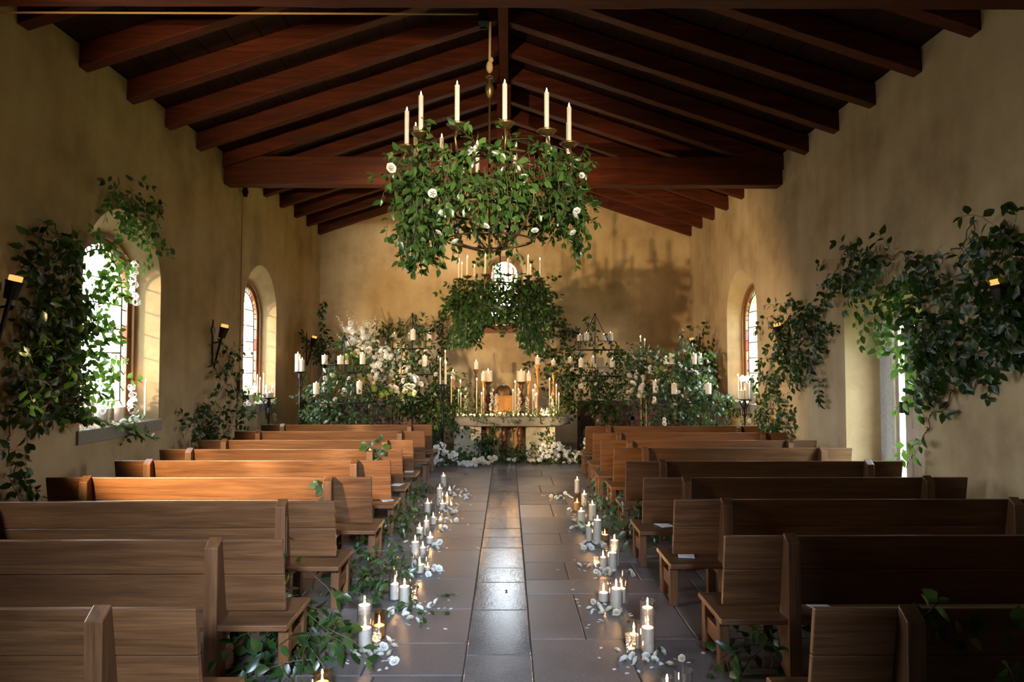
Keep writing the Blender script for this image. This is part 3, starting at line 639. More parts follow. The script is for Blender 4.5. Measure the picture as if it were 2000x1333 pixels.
# ------------------------------------------------------------------ altar and what stands on it
AT = 0.955
al = thing('altar', 'rough stone altar table on pale pedestals with carved balusters', 'altar', (0.09, 15.9, 0))
b = MB(); oc = []
for i in range(48):
    a = 2*math.pi*i/48; c, s = math.cos(a), math.sin(a)
    oc.append((1.34*math.copysign(abs(c)**0.62, c), 0.62*math.copysign(abs(s)**0.72, s)))
lv = [(0.88, 0.745), (0.965, 0.765), (1.0, 0.83), (0.995, 0.92), (0.975, AT)]
vs = [V((x*k + U(-.008, .008), y*k + U(-.008, .008), z + U(-.004, .004)*(z < AT))) for k, z in lv for x, y in oc]
b.add(vs, [(i*48+j, i*48+(j+1) % 48, (i+1)*48+(j+1) % 48, (i+1)*48+j) for i in range(4) for j in range(48)] + [list(range(48))[::-1], list(range(192, 240))]); b.build('stone_tabletop', ALTARST, al, smooth=True, sharp=35)
for x0, x1 in ((-1.30, -0.68), (0.33, 1.00)):
    b = MB(); b.box((x0, -0.34, 0), (x1, 0.34, 0.75)); b.build('pedestal', PALEST, al, bevel=0.02)
b = MB(); b.box((-0.68, 0.12, 0), (0.33, 0.2, 0.75)); b.box((-0.40, 0.08, 0.12), (0.05, 0.13, 0.62)); b.build('back_panel', PANEL, al, bevel=0.01)
bp = [(0.09, 0), (0.09, 0.04), (0.06, 0.06), (0.08, 0.09), (0.115, 0.16), (0.12, 0.2), (0.09, 0.26), (0.05, 0.33), (0.045, 0.36), (0.07, 0.38), (0.07, 0.40), (0.05, 0.42), (0.075, 0.5), (0.085, 0.56), (0.06, 0.64), (0.05, 0.67), (0.08, 0.69), (0.09, 0.75)]
for x in (-0.53, -0.16, 0.2):
    b = MB(); b.lathe(bp, (x, -0.08, 0), 16); b.build('baluster', BALUSTM, al, smooth=True)
tb = thing('tabernacle', 'gilt dome-topped tabernacle at the middle of the altar', 'tabernacle', (-0.09, 16.2, AT + 0.001))
b = MB(); b.box((-0.225, -0.16, 0), (0.225, 0.16, 0.05)); b.box((-0.2, -0.14, 0.05), (0.2, 0.14, 0.42)); b.box((-0.22, -0.155, 0.42), (0.22, 0.155, 0.46)); b.build('cabinet_body', GILT, tb, bevel=0.008)
b = MB(); b.lathe([(0.195, 0), (0.195, 0.05), (0.182, 0.12), (0.148, 0.19), (0.09, 0.235), (0.002, 0.25)], (0, 0, 0.46), 24); b.build('dome', BRONZE_D, tb, smooth=True)
b = MB(); b.box((-0.12, -0.155, 0.08), (0.12, -0.14, 0.36)); b.box((-0.15, -0.15, 0.06), (0.15, -0.139, 0.39)); b.build('door_panel', GILT, tb, bevel=0.004)
def stick_prof(h, r):
    p = [(0.9, 0), (0.95, 0.02), (0.8, 0.05), (0.4, 0.09), (0.3, 0.14), (0.55, 0.17), (0.3, 0.2), (0.26, 0.3), (0.5, 0.36), (0.72, 0.42), (0.68, 0.47), (0.36, 0.52), (0.6, 0.545), (0.62, 0.565), (0.34, 0.59), (0.28, 0.68), (0.42, 0.78), (0.5, 0.84), (0.3, 0.88), (0.5, 0.93), (0.85, 0.97), (0.9, 1.0), (0.02, 1.0)]
    return [(0.001, 0)] + [(a*r, z*h) for a, z in p]
def candlestick(px, ycup, Y, r, m_, label):
    P = atY(Y, px, ycup); h = P.z - AT; t = thing('turned_candlestick', label, 'candlestick', (P.x, Y, AT + 0.001), group='candlesticks on the altar')
    b = MB(); b.lathe(stick_prof(h, r), n=16); b.build('turned_shaft', m_, t, smooth=True)
    b = MB(); b.lathe([(r*0.95, h - 0.012), (r*1.02, h), (0.004, h + 0.002)], n=16); b.build('drip_pan', m_, t, smooth=True)
    return V((P.x, Y, AT + h + 0.003))
for px, yc, yt, w, Y, m_, r, what in ((885, 741, 726, 8.5, 16.0, GILT, .058, 'slim gilt candlestick at the window end of the altar'), (930, 722, 707, 8.5, 16.25, BRONZE_D, .062, 'tall dark candlestick on the window half of the altar'),
        (943.5, 745, 729, 8.5, 16.0, GILT, .058, 'gilt candlestick just in front of the fat candle, window side'), (953.5, 746, 724, 17, 16.35, BRONZE_D, .095, 'broad dark pedestal beside the tabernacle, window side'),
        (1018, 746, 725, 18, 16.3, BRONZE_D, .095, 'broad dark pedestal beside the tabernacle, door side'), (1032.5, 745, 729, 8.5, 16.0, GILT, .058, 'gilt candlestick just in front of the fat candle, door side'),
        (1049.5, 713, 698, 8.5, 16.2, GILT, .068, 'tallest gilt turned candlestick, door half of the altar'), (1081, 714, 704, 8.5, 16.15, GILT, .066, 'tall gilt candlestick at the door end of the altar')):
    p = candlestick(px, yc, Y, r * 1.22, m_, what); r2 = w / 2 / F * Y
    candle(p, r2, max(atY(Y, px, yt).z - p.z, 0.08), 'lit pillar candle on the ' + what.replace(' of the altar', ''), 'candles on the altar', wick=False)
for i, (px, yt, Y) in enumerate([(881.5,735,15.6),(899,742,15.85),(895.5,760,15.6),(900,767,15.5),(931,738,15.75),(944.5,758,15.8),(940.5,766,15.6),(1006,743,15.8),(1002,760,15.55),(1013,758,15.9),(1073.5,738,16.02),(1045,750,15.9),(1041,760,15.6),(1048,767,15.5),(1086.5,750,15.7),(1091.5,767,15.6)]):
    p = atY(Y, px, 790); z = atY(Y, px, yt + 5).z; b = V((p.x, Y, AT + 0.002))
    hold = thing('taper_holder', f'small brass taper holder, {ORD[i+1]} in the altar row counted from the window end', 'candle holder', b, group='taper holders on the altar')
    m_ = MB(); m_.lathe([(0.001, 0), (0.03, 0), (0.032, 0.006), (0.012, 0.012), (0.010, 0.04), (0.018, 0.045), (0.018, 0.06), (0.012, 0.062), (0.002, 0.062)], n=12); m_.build('socket', BRONZE, hold, smooth=True)
    candle(b + V((0, 0, 0.064)), 0.0135, z - b.z - 0.064, f'thin lit taper, {ORD[i+1]} in the altar row counted from the window end', 'tapers on the altar', WAX_T, name='taper_candle', wick=False)
VOT = [(905,806,15.45,.045),(914,808,15.42,.045),(920,806,15.5,.04),(908,795,15.7,.06),(927,808,15.45,.03),(938,808,15.42,.04),(951,806,15.45,.035),(962,804,15.5,.04),(970,806,15.44,.04),(987,807,15.42,.048),(994,803,15.55,.035),(1003,807,15.42,.04),(1012,802,15.6,.035),(1022,804,15.5,.035),(1037,810,15.4,.036),(1046,809,15.42,.036),(1060,809,15.44,.04),(1066,806,15.5,.045),(1072,808,15.46,.04),(976,800,15.7,.05),(958,796,15.75,.035),(1028,797,15.7,.035),(1081,805,15.6,.035),(894,808,15.55,.035)]
for i, (px, py, Y, r) in enumerate(VOT):
    p = atY(Y, px, py); b = V((p.x, Y, AT + 0.002)); tall = i in (9, 19)
    glass(b, r, 0.16 if tall else U(0.065, 0.085), f'small votive glass on the altar edge, {ORD[i+1]} counted in from its window end', 'votive glasses on the altar', name='votive_glass', n=16)
    candle(b + V((0, 0, 0.0095)), r - 0.006, 0.05 if tall else 0.03, f'lit tealight in the altar votive glass {ORD[i+1]} from the window end', 'votive candles on the altar', fs=0.75, name='tealight_candle', wick=False, n=12)
p = atY(15.65, 1064, 800); gb = V((p.x, 15.68, AT + 0.002)); glass(gb, 0.145, 0.24, 'wide glass bowl holding three pillar candles on the altar', None, name='glass_bowl', n=28)
for i, (dx, dy) in enumerate(((-0.07, 0), (0.06, 0.05), (0.03, -0.07))): candle(gb + V((dx, dy, 0.0095)), 0.045, 0.13 - 0.02*i, f'lit pillar candle, {ORD[i+1]} of three inside the wide altar glass bowl', 'candles in the glass bowl', wick=False)
for x0, x1, side in ((-4.2, -1.6, 'window side'), (1.75, 4.5, 'door side')):
    t = thing('carved_screen', f'low dark carved wood screen behind the iron stands, {side}', 'screen', ((x0 + x1)/2, 17.1, 0)); w = (x1 - x0)/2; b = MB()
    b.box((-w, -0.04, 0), (w, 0.04, 0.16)); b.box((-w, -0.06, 1.12), (w, 0.06, 1.24)); b.box((-w, -0.045, 0.76), (w, 0.045, 0.86)); n = 4
    for i in range(n + 1): xx = -w + 2*w*i/n; b.box((max(xx - .05, -w), -0.045, 0.16), (min(xx + .05, w), 0.045, 1.12))
    b.build('screen_frame', SCREENW, t, bevel=0.006)
    for i in range(n):
        c = -w + 2*w*(i + .5)/n; q = w/n - 0.06; b = MB(); b.box((c - q, -0.01, 0.16), (c + q, 0.02, 0.76)); b.box((c - q, -0.01, 0.86), (c + q, 0.02, 1.12))
        for zc, R in ((0.46, 0.2), (0.46, 0.11), (0.99, 0.09)):
            for k in (-1, 1): b.tube([V((c + k*q*0.45 + R*math.cos(a*.4), -0.014, zc + R*math.sin(a*.4))) for a in range(14)], 0.014, 5)
        b.build('carved_panel', SCREENW, t)

# ------------------------------------------------------------------ iron candle stands
def ring_pos(xc, Y, R, px, back):
    # angle on the ring whose picture column is px (front or back half)
    for it in range(1):
        best = None
        for k in range(360):
            a = math.radians(k); P = V((xc + R*math.sin(a), Y - R*math.cos(a), 2.0)); 
            if (math.cos(a) < 0) != back: continue
            d = P - EYE; q = CX + F*d.dot(RT)/d.dot(FW)
            if best is None or abs(q - px) < best[0]: best = (abs(q - px), P)
    return best[1]
STANDS = {
 'outer window side': (673, 15.4, 655, (712, 728, 40), (768, 785, 64), [(634,694,1,'w'),(665,695,0,'w'),(676,694,1,''),(708,691,0,'')], [(618,748,0,'w'),(633,748,1,''),(702,745,0,'')]),
 'inner window side': (806, 16.6, 612, (666, 682, 38), (716, 732, 58), [(770,651,0,''),(799,652,1,''),(806,644,0,''),(838,651,0,'')], [(779,684,0,''),(829,695,0,''),(856,698,1,'')]),
 'inner door side': (1162, 16.6, 612, (667, 684, 36), (718, 735, 52), [(1133,654,0,''),(1146,650,0,''),(1180,653,1,''),(1193,650,0,'')], [(1114,698,1,''),(1135,701,0,''),(1159,697,1,''),(1196,701,0,''),(1212,698,1,'')]),
 'outer door side': (1333, 15.4, 655, (712, 728, 38), (768, 785, 60), [(1301,697,1,''),(1313,690,0,''),(1355,691,0,''),(1366,690,1,'')], [(1280,744,0,''),(1316,749,0,''),(1375,743,1,''),(1383,749,0,'')])}
for nm, (xc, Y, ypk, (a1, a2, w1), (b1, b2, w2), c1, c2) in STANDS.items():
    P = atY(Y, xc, ypk); zp = P.z; t = thing('iron_candle_stand', f'black iron two-tier ring candle stand, {nm} of the altar', 'candle stand', (P.x, Y, 0), group='iron candle stands by the altar')
    b = MB(); b.tube([(0, 0, 0.02), (0, 0, zp - 0.03)], 0.014, 8); b.lathe([(0.014, zp - .05), (0.03, zp - .02), (0.004, zp)], n=8); b.build('pole', IRON, t)
    for k in range(3):
        an = k*2.09 + 0.5; b = MB(); b.tube([(0.01*math.cos(an), 0.01*math.sin(an), 0.32), (0.16*math.cos(an), 0.16*math.sin(an), 0.2), (0.34*math.cos(an), 0.34*math.sin(an), 0.012)], 0.012, 6); b.build('leg', IRON, t)
    for ti, (ya, yb_, w, cl) in enumerate(((a1, a2, w1, c1), (b1, b2, w2, c2))):
        za, zb = atY(Y, xc, ya).z, atY(Y, xc, yb_).z; R = w / F * Y
        b = MB(); b.lathe([(R - 0.035, za - 0.006), (R + 0.035, za - 0.006), (R + 0.035, za), (R - 0.035, za), (R - 0.035, za - 0.006)], n=40); b.ring((0, 0, zb), R, 0.012, 40, 6)
        for k in range(6): an = k*1.047 + .3; b.tube([(R*math.cos(an), R*math.sin(an), zb), (R*math.cos(an), R*math.sin(an), za)], 0.009, 5); b.tube([(0, 0, zb), (R*math.cos(an), R*math.sin(an), zb)], 0.007, 5)
        tr = b.build('tier_ring', IRON, t)
        for k in range(4):
            an = k*1.571 + .6; b = MB(); top = zp - 0.04 if ti == 0 else atY(Y, xc, a2).z; r0 = 0.014 if ti == 0 else w1 / F * Y
            b.tube([(r0*math.cos(an), r0*math.sin(an), top), (R*math.cos(an), R*math.sin(an), za)], 0.007, 5); b.build('strap', IRON, tr)
        for k, (px, yt, back, wrap) in enumerate(sorted(cl)):
            Q = ring_pos(P.x, Y, R, px, bool(back)); zt = atY(Q.y, px, yt).z; h = max(zt - za - 0.003, 0.12)
            candle((Q.x, Q.y, za + 0.001), 0.062 if wrap == '' else 0.068, h, f'pillar candle on {"upper" if ti == 0 else "lower"} tier of {nm} iron stand, {ORD[k+1]} from the window wall', 'pillar candles on the iron stands', lit=True, fs=0.6, wick=False)
# tall single candlesticks in front of the walls
def tall_stick(px, yplate, Y, label, cands, s=1.0):
    P = atY(Y, px, yplate); t = thing('tall_iron_candlestick', label, 'candlestick', (P.x, Y, 0), group='tall iron candlesticks'); z = P.z
    b = MB(); b.tube([(0, 0, 0.04), (0, 0, z - 0.03)], [0.02, 0.02], 8); b.lathe([(0.02, z*0.45), (0.045, z*0.47), (0.02, z*0.5)], n=10); b.lathe([(0.022, z - .2), (0.05, z - .1), (0.03, z - .03)], n=10); b.build('shaft', IRON, t, smooth=True)
    b = MB(); b.lathe([(0.001, z - 0.03), (0.07, z - 0.02), (0.13*s, z - 0.004), (0.135*s, z + 0.012), (0.125*s, z + 0.012), (0.12*s, z), (0.001, z)], n=20); b.build('drip_pan', IRON, t, smooth=True)
    for k in range(4):
        an = k*1.57 + .4; c, s_ = math.cos(an), math.sin(an); b = MB(); b.tube([(0.02*c, 0.02*s_, z - .36), (0.06*c, 0.06*s_, z - .3), (0.05*c, 0.05*s_, z - .18), (0.12*c, 0.12*s_, z - .06), (0.16*c, 0.16*s_, z - .03)], 0.009, 5); b.build('scroll_arm', IRON, t)
    for k in range(3):
        an = k*2.09 + .5; c, s_ = math.cos(an), math.sin(an); b = MB(); b.tube([(0, 0, 0.3), (0.07*c, 0.07*s_, 0.2), (0.13*c, 0.13*s_, 0.012)], 0.012, 5); b.build('leg', IRON, t)
    for dx, dy, ytop, r, lab, tp in cands:
        zt = atY(Y + dy, px, ytop).z; candle((P.x + dx, Y + dy, z + 0.001), r, max(zt - z, 0.08), lab, 'candles on tall iron candlesticks', WAX_T if tp else WAX, name='taper_candle' if tp else 'pillar_candle', wick=False)
    return V((P.x, Y, z))
tall_stick(586, 727, 15.1, 'tall black iron candlestick beyond the far window sill', [(-0.05, 0, 692, .062, 'taller white pillar candle on the candlestick beyond the far window', 0), (0.055, -0.04, 703, .052, 'shorter white pillar candle on the candlestick beyond the far window', 0)])
g = tall_stick(525, 778, 14.34, 'black iron candlestick in front of the far window sill', [])
glass(g + V((0.01, 0, 0.001)), 0.085, 0.27, 'glass cylinder on the iron candlestick before the far window'); candle(g + V((0.01, 0, 0.0105)), 0.062, 0.10, 'lit low pillar candle inside the glass before the far window', wick=False)
tall_stick(1454, 781, 14.2, 'black iron candlestick in front of the door wall window', [(-0.06, 0, 763, .06, 'shorter pillar candle on the candlestick by the door wall window', 0), (0.06, 0.03, 748, .06, 'taller pillar candle on the candlestick by the door wall window', 0)], 1.1)
tall_stick(865, 752, 15.55, 'black iron candlestick with three tapers beside the altar', [(-0.06, 0, 704, .0145, 'thin taper at the outer edge of the three-taper stand', 1), (0.05, 0.03, 689, .0155, 'tallest thin taper on the three-taper stand', 1), (0.075, -0.05, 711, .0145, 'shortest thin taper on the three-taper stand', 1)])
tall_stick(1255, 712, 16.2, 'slender iron candlestick among white flowers, door side', [(-0.045, 0, 660, .015, 'taller thin taper rising out of the door side flowers', 1), (0.055, 0, 666, .015, 'shorter thin taper rising out of the door side flowers', 1)])

# ------------------------------------------------------------------ chandeliers, ropes
def chandelier(cx, cy, zc, label, who):
    t = thing('candle_chandelier', label, 'chandelier', (cx, cy, zc), group='wrought iron candle chandeliers')
    for R, z, r in ((0.66, -0.16, 0.013), (0.50, -0.55, 0.012), (0.62, -0.62, 0.010), (0.42, -0.86, 0.010)):
        b = MB(); b.ring((0, 0, z), R, r, 48, 6); b.build('hoop', BRONZE_D, t, smooth=True)
    for k in range(6):
        an = k*1.047 + .2; c, s = math.cos(an), math.sin(an); b = MB()
        b.tube([(0.02*c, 0.02*s, -0.02), (0.3*c, 0.3*s, -0.06), (0.58*c, 0.58*s, -0.12), (0.66*c, 0.66*s, -0.16), (0.62*c, 0.62*s, -0.62), (0.42*c, 0.42*s, -0.86), (0.1*c, 0.1*s, -0.95)], 0.010, 6); b.build('frame_rod', BRONZE_D, t, smooth=True)
    b = MB(); b.tube([(0, 0, -0.96), (0, 0, 0.56)], 0.012, 8); b.lathe([(0.012, 0.55), (0.04, 0.6), (0.045, 0.66), (0.02, 0.7), (0.015, 0.74)], n=10); b.ring((0, 0, 0.76), 0.03, 0.007, 14, 5); b.build('top_hub', BRONZE, t, smooth=True)
    R = 0.80
    for k in range(12):
        an = math.radians(-19 + 30*k); s, c = math.sin(an), -math.cos(an); b = MB()
        b.tube([(0.66*s, 0.66*c, -0.16), (0.72*s, 0.72*c, -0.24), (0.80*s, 0.80*c, -0.22), (0.84*s, 0.84*c, -0.12), (0.81*s, 0.81*c, -0.05), (R*s, R*c, -0.02)], 0.011, 6); am = b.build('arm', BRONZE, t, smooth=True)
        b = MB(); b.lathe([(0.001, -0.03), (0.03, -0.025), (0.065, -0.008), (0.088, 0.016), (0.093, 0.016), (0.068, -0.002), (0.03, -0.012), (0.001, -0.014)], (R*s, R*c, 0), 28, wob=lambda a, z: 1 + (0.05*math.sin(14*a) if z > 0 else 0)); b.build('drip_pan', BRONZE, am, smooth=True)
        b = MB(); b.lathe([(0.014, -0.02), (0.028, -0.01), (0.028, 0.03), (0.024, 0.032), (0.024, 0.005), (0.001, 0.005)], (R*s, R*c, 0), 12); b.build('candle_socket', BRONZE, am, smooth=True)
        candle((cx + R*s, cy + R*c, zc + 0.0065), 0.0215, 0.355, f'ivory taper on {who}, {ORD[k+1]} counted round', 'tapers on the chandeliers', WAX_T, fs=0.95, name='taper_candle')
    return t
C1 = V((-0.176, 6.6, 4.18)); C2 = V((-0.14, 13.15, 3.76))
chandelier(*C1, 'big vine-draped candle chandelier hanging over the aisle', 'the big chandelier over the aisle')
chandelier(*C2, 'vine-draped candle chandelier hanging before the altar window', 'the chandelier before the altar window')
def rope(pts, label, r=0.011):
    b = MB(); P = []
    for a, c in zip(pts, pts[1:]):
        n = max(int((V(c) - V(a)).length / 0.25), 1); P += [V(a).lerp(V(c), i/n) for i in range(n)]
    P.append(V(pts[-1])); b.tube(P, r, 6); o = b.build('hemp_rope', ROPE, origin=P[0], smooth=True); return tag(o, label, 'rope')
def pulley(p, ax, label, top):
    t = thing('rope_pulley', label, 'pulley', p); b = MB(); rot = lambda q: V((q[0], q[1], q[2])) if ax else V((q[1], q[0], q[2]))
    w = MB(); w.lathe([(0.001, -0.02), (0.06, -0.02), (0.05, 0), (0.06, 0.02), (0.001, 0.02)], n=18); w.v = [rot((v.x, v.z, v.y)) for v in w.v]; w.build('wheel', IRON, t, smooth=True, sharp=40)
    for s in (-1, 1): b.v, b.f = [], []; b = MB(); b.prism([(-0.035, -0.09), (0.035, -0.09), (0.035, 0.11), (-0.035, 0.11)], 1, s*0.026, s*0.034); b.v = [rot(v) for v in b.v]; b.build('cheek_plate', IRON, t)
    b = MB(); b.tube([(0, 0, 0.09), (0, 0, top)], 0.012, 6); b.build('hanger', IRON, t)
pulley((C1.x - 0.06, 6.6, 5.52), 1, 'black rope pulley under the roof above the big chandelier', 0.55)
pulley((XL + 0.09, 13.22, 5.5), 1, 'black rope pulley high on the window wall under the truss', 0.24)
pulley((C2.x - 0.06, 13.15, 5.52), 1, 'black rope pulley above the chandelier before the altar', 0.5)
for c in (C1, C2):
    o = rope([(XL + 0.1, c.y + 0.03, 5.585), (c.x - 0.06, c.y + 0.03, 5.585)], 'taut hemp rope running under the roof from wall to ' + ('big chandelier pulley' if c is C1 else 'altar chandelier pulley'))
    ro = rope([(c.x + 0.005, c.y, 5.5), (c.x, c.y, c.z + 0.80)], 'vertical hemp rope carrying the ' + ('big chandelier over the aisle' if c is C1 else 'chandelier before the altar'), 0.013)
    b = MB(); b.ball((0, 0, 0), 0.035, 8, 6, 1.8); b.ball((0.015, 0, 0.07), 0.025, 8, 6, 1.2); o = b.build('rope_knot', ROPE, smooth=True); o.parent = ro; o.location = (-0.005, 0, c.z + 0.86 - 5.5)
rope([(XL + 0.035, 13.22, 5.42), (XL + 0.03, 13.22, 1.86)], 'hemp rope running down the window wall to its cleat', 0.010)
t = thing('rope_cleat', 'brown wooden cleat on the wall holding the chandelier rope', 'cleat', (XL, 13.22, 1.72)); b = MB(); b.box((0, -0.06, -0.12), (0.07, 0.06, 0.12)); b.build('wood_block', PEW_V, t, bevel=0.015)
for s in (-1, 1): b = MB(); b.tube([(0.03, 0, s*0.1), (0.05, 0.03, s*0.2), (0.09, 0.05, s*0.26), (0.09, 0.05, s*0.33)], 0.012, 6); b.build('hook', BALUSTM, t)

# ------------------------------------------------------------------ torch sconces
def sconce(px, py, X, label, z=None):
    P = atX(X, px, py); t = thing('iron_torch_sconce', label, 'sconce', (X, P.y, P.z), 0 if X < 0 else math.pi, 'iron torch sconces')
    b = MB(); b.prism([(-.022, -.42), (.022, -.42), (.028, .0), (.02, .1), (.07, .17), (.075, .25), (.04, .24), (.03, .28), (0, .40), (-.03, .28), (-.04, .24), (-.075, .25), (-.07, .17), (-.02, .1), (-.028, 0)], 0, 0.0, 0.02); b.build('wall_plate', IRON, t, bevel=0.004)
    b = MB(); b.tube([(0.03, 0, -0.46), (0.09, 0, -0.2), (0.16, 0, 0.08)], [0.016, 0.02, 0.024], 8); b.tube([(0.01, 0, -0.02), (0.14, 0, 0.0)], 0.012, 6); b.build('torch_shaft', IRON, t)
    d = V((0.07, 0, 0.28)).normalized(); b = MB(); b.lathe([(0.001, 0), (0.06, 0), (0.075, 0.15), (0.085, 0.19), (0.078, 0.19), (0.06, 0.06), (0.001, 0.05)], n=12, wob=lambda a, z: 1 + (0.07*math.cos(6*a) if z > 0.1 else 0))
    q = V((0, 0, 1)).rotation_difference(d).to_matrix(); b.v = [q @ v + V((0.16, 0, 0.07)) for v in b.v]; cu = b.build('cup', IRON, t)
    b = MB(); b.lathe([(0.001, 0.06), (0.056, 0.06), (0.062, 0.24), (0.05, 0.245), (0.04, 0.235), (0.001, 0.235)], n=14); b.v = [q @ v + V((0.16, 0, 0.07)) for v in b.v]; b.build('candle_lamp', AMBER, cu, smooth=True, sharp=50)['label'] = 'glowing amber candle'
for a in ((415, 668, XL, 'iron torch sconce between the two window recesses'), (-12, 598, XL, 'iron torch sconce cut by the frame edge behind smilax vine'), (598, 680, XL, 'iron torch sconce at the far end of the window wall'),
          (1541, 665, XR, 'iron torch sconce buried in vine between door and window'), (1990, 605, XR, 'iron torch sconce in vine on the near side of the door'), (1367, 683, XR, 'iron torch sconce at the far end of the door wall')): sconce(*a)

# ------------------------------------------------------------------ greenery
def sprig(Fm, Sm, p, d, n, L, step, grav, keep=None, face=None, jit=0.30, sr=0.0028, lw=0.27, droop=0.22):
    p = V(p); d = V(d).normalized(); pts = [p.copy()]; side = 1
    for i in range(n):
        d = (d + V((0, 0, -grav)) + rv(jit)).normalized(); p = p + d * step
        if keep: p = keep(p)
        pts.append(p.copy()); side = -side
        sv = d.cross(V((U(-1, 1), U(-1, 1), U(-1, 1))))
        if face is not None: sv = d.cross(face)
        sv = sv.normalized() if sv.length > 1e-3 else d.orthogonal().normalized()
        ld = (d * U(0.1, 0.7) + sv * side * U(0.6, 1.0) + V((0, 0, -U(0.0, 0.55))) + rv(0.25))
        nm = (face + rv(0.75)) if face is not None else (rv(1.0) + V((0, -0.25, 0.6)))
        Fm.leaf(p + sv * side * 0.006, ld, nm, L * U(0.65, 1.15), lw, droop)
    Fm.leaf(p, d + V((0, 0, -.3)), nm, L * U(0.6, 0.9), lw, droop)
    if Sm: Sm.tube(pts, sr, 3, cap=False)
def finish_vine(t, Fm, Sm, lm, o):
    f = Fm.build('foliage', lm, t, origin=o, smooth=True); f['kind'] = 'stuff'
    if Sm and Sm.v: Sm.build('vine_stem', STEM, t, origin=o)['kind'] = 'stuff'
def wall_vine(label, ax, val, sgn, blobs, L=0.115, lm=None, name='smilax_vine', lift=(0.03, 0.2), stems=True, grav=0.16, flowers=(), dens=1.0):
    """vine on a wall plane (coordinate ax = val, the room lies towards sgn); blobs (px, py, rx, ry, leaves)"""
    Fm, Sm = MB(), MB(); face = V((0, 0, 0)); face[ax] = sgn
    def keep(p):
        lo = val + sgn * 0.035
        if (p[ax] - lo) * sgn < 0: p[ax] = lo
        if (p[ax] - (val + sgn * 0.34)) * sgn > 0: p[ax] = val + sgn * 0.34
        if p.z < 0.04: p.z = 0.04
        return p
    cs = [at(ax, val, b[0], b[1]) for b in blobs]; o = cs[0].copy(); o[ax] = val
    for (px, py, rx, ry, n), c in zip(blobs, cs):
        for i in range(max(int(n * dens) // 6, 1)):
            a, r = U(0, 6.283), math.sqrt(U(0, 1)); q = at(ax, val, px + rx*r*math.cos(a), py + ry*r*math.sin(a)); q[ax] = val + sgn * U(*lift)
            d = rv(1.0); d.z -= 0.25; d[ax] = sgn * U(-0.2, 0.5)
            sprig(Fm, Sm, keep(q), d, 5, L, L * 0.52, grav, keep, face * 0.7 + V((0, -0.35, 0.2)))
    if stems:
        for a, b in zip(cs, cs[1:]):
            if (a - b).length > 1.6: continue
            P = []
            for k in range(9):
                q = a.lerp(b, k/8); q[ax] = val + sgn * (0.018 + 0.03*math.sin(k*1.3)**2); P.append(q + V((0, 0, 0.06*math.sin(k*0.9 + a.y))))
            Sm.tube(P, 0.006, 5)
    if lift[0] >= 0:                                # leaves lie against the plaster, never inside it
        for v in Fm.v + Sm.v:
            if (v[ax] - val) * sgn < 0.006: v[ax] = val + sgn * U(0.006, 0.014)
            v.x = min(max(v.x, XL + 0.008), XR - 0.008); v.y = min(v.y, YB - 0.008)
    t = thing(name, label, 'vine', o); finish_vine(t, Fm, Sm, lm or LEAF, o)
    for k, (px, py, me, s) in enumerate(flowers):
        q = at(ax, val, px, py); q[ax] += sgn * U(0.1, 0.3); link_mesh('white_bloom', me, t, q - o, (U(-1, 1), U(-1, 1), U(0, 6)), s)
    return t
# window wall
wall_vine('large dark smilax vine spilling over the near leaded window', 0, XL, 1, [
    (50,470,40,35,30),(95,440,35,20,20),(130,470,30,40,50),(35,530,35,40,45),(100,560,50,55,150),(155,580,25,70,80),(60,620,55,45,130),(140,660,45,60,120),(25,640,25,60,70),(60,700,55,40,130),(110,740,50,45,120),(30,760,35,45,80),(150,740,30,40,50),(110,790,25,25,36),(120,820,12,18,12),(15,800,15,30,20),(8,880,10,30,12),(22,915,20,25,36),(25,955,18,18,24)], 0.135, dens=0.95)
wall_vine('thin smilax strands hanging in front of the near leaded window glass', 0, XL, 1, [(185,470,14,16,20),(215,500,35,25,60),(195,540,25,20,36),(175,560,12,40,30),(185,620,18,40,42),(195,690,25,30,36),(200,735,22,22,30),(182,770,10,14,8)], 0.115, LEAF_L, lift=(-0.02, 0.16))
wall_vine('smilax tuft draped over the arch of the near leaded window', 0, XL, 1, [(228,350,10,18,12),(215,385,25,25,50),(250,390,25,22,50),(265,420,28,18,44),(288,455,14,30,30),(240,430,25,14,26),(292,495,8,20,14)], 0.115, lift=(0.02, 0.2))
wall_vine('ivy trail climbing below the sconce between the two windows', 0, XL, 1, [(405,672,10,14,8),(412,695,14,14,14),(437,690,18,14,30),(450,710,14,10,20),(430,725,10,30,16),(445,755,14,25,24),(462,775,10,14,14),(455,812,14,20,24),(415,790,20,24,44),(395,820,28,25,80),(372,845,28,22,70),(420,845,25,20,60)], 0.125)
wall_vine('dark smilax under the sconce at the far end of the window wall', 0, XL, 1, [(603,672,20,14,60),(625,668,14,14,30),(590,655,10,16,20),(606,700,14,8,16),(600,760,10,30,24),(580,800,16,26,50),(605,810,14,26,50)], 0.15)
wall_vine('vine sprig climbing the back wall corner above the far sconce', 1, YB, -1, [(632,588,8,12,12),(628,628,9,12,12),(640,672,10,12,14),(652,690,14,12,18)], 0.16)
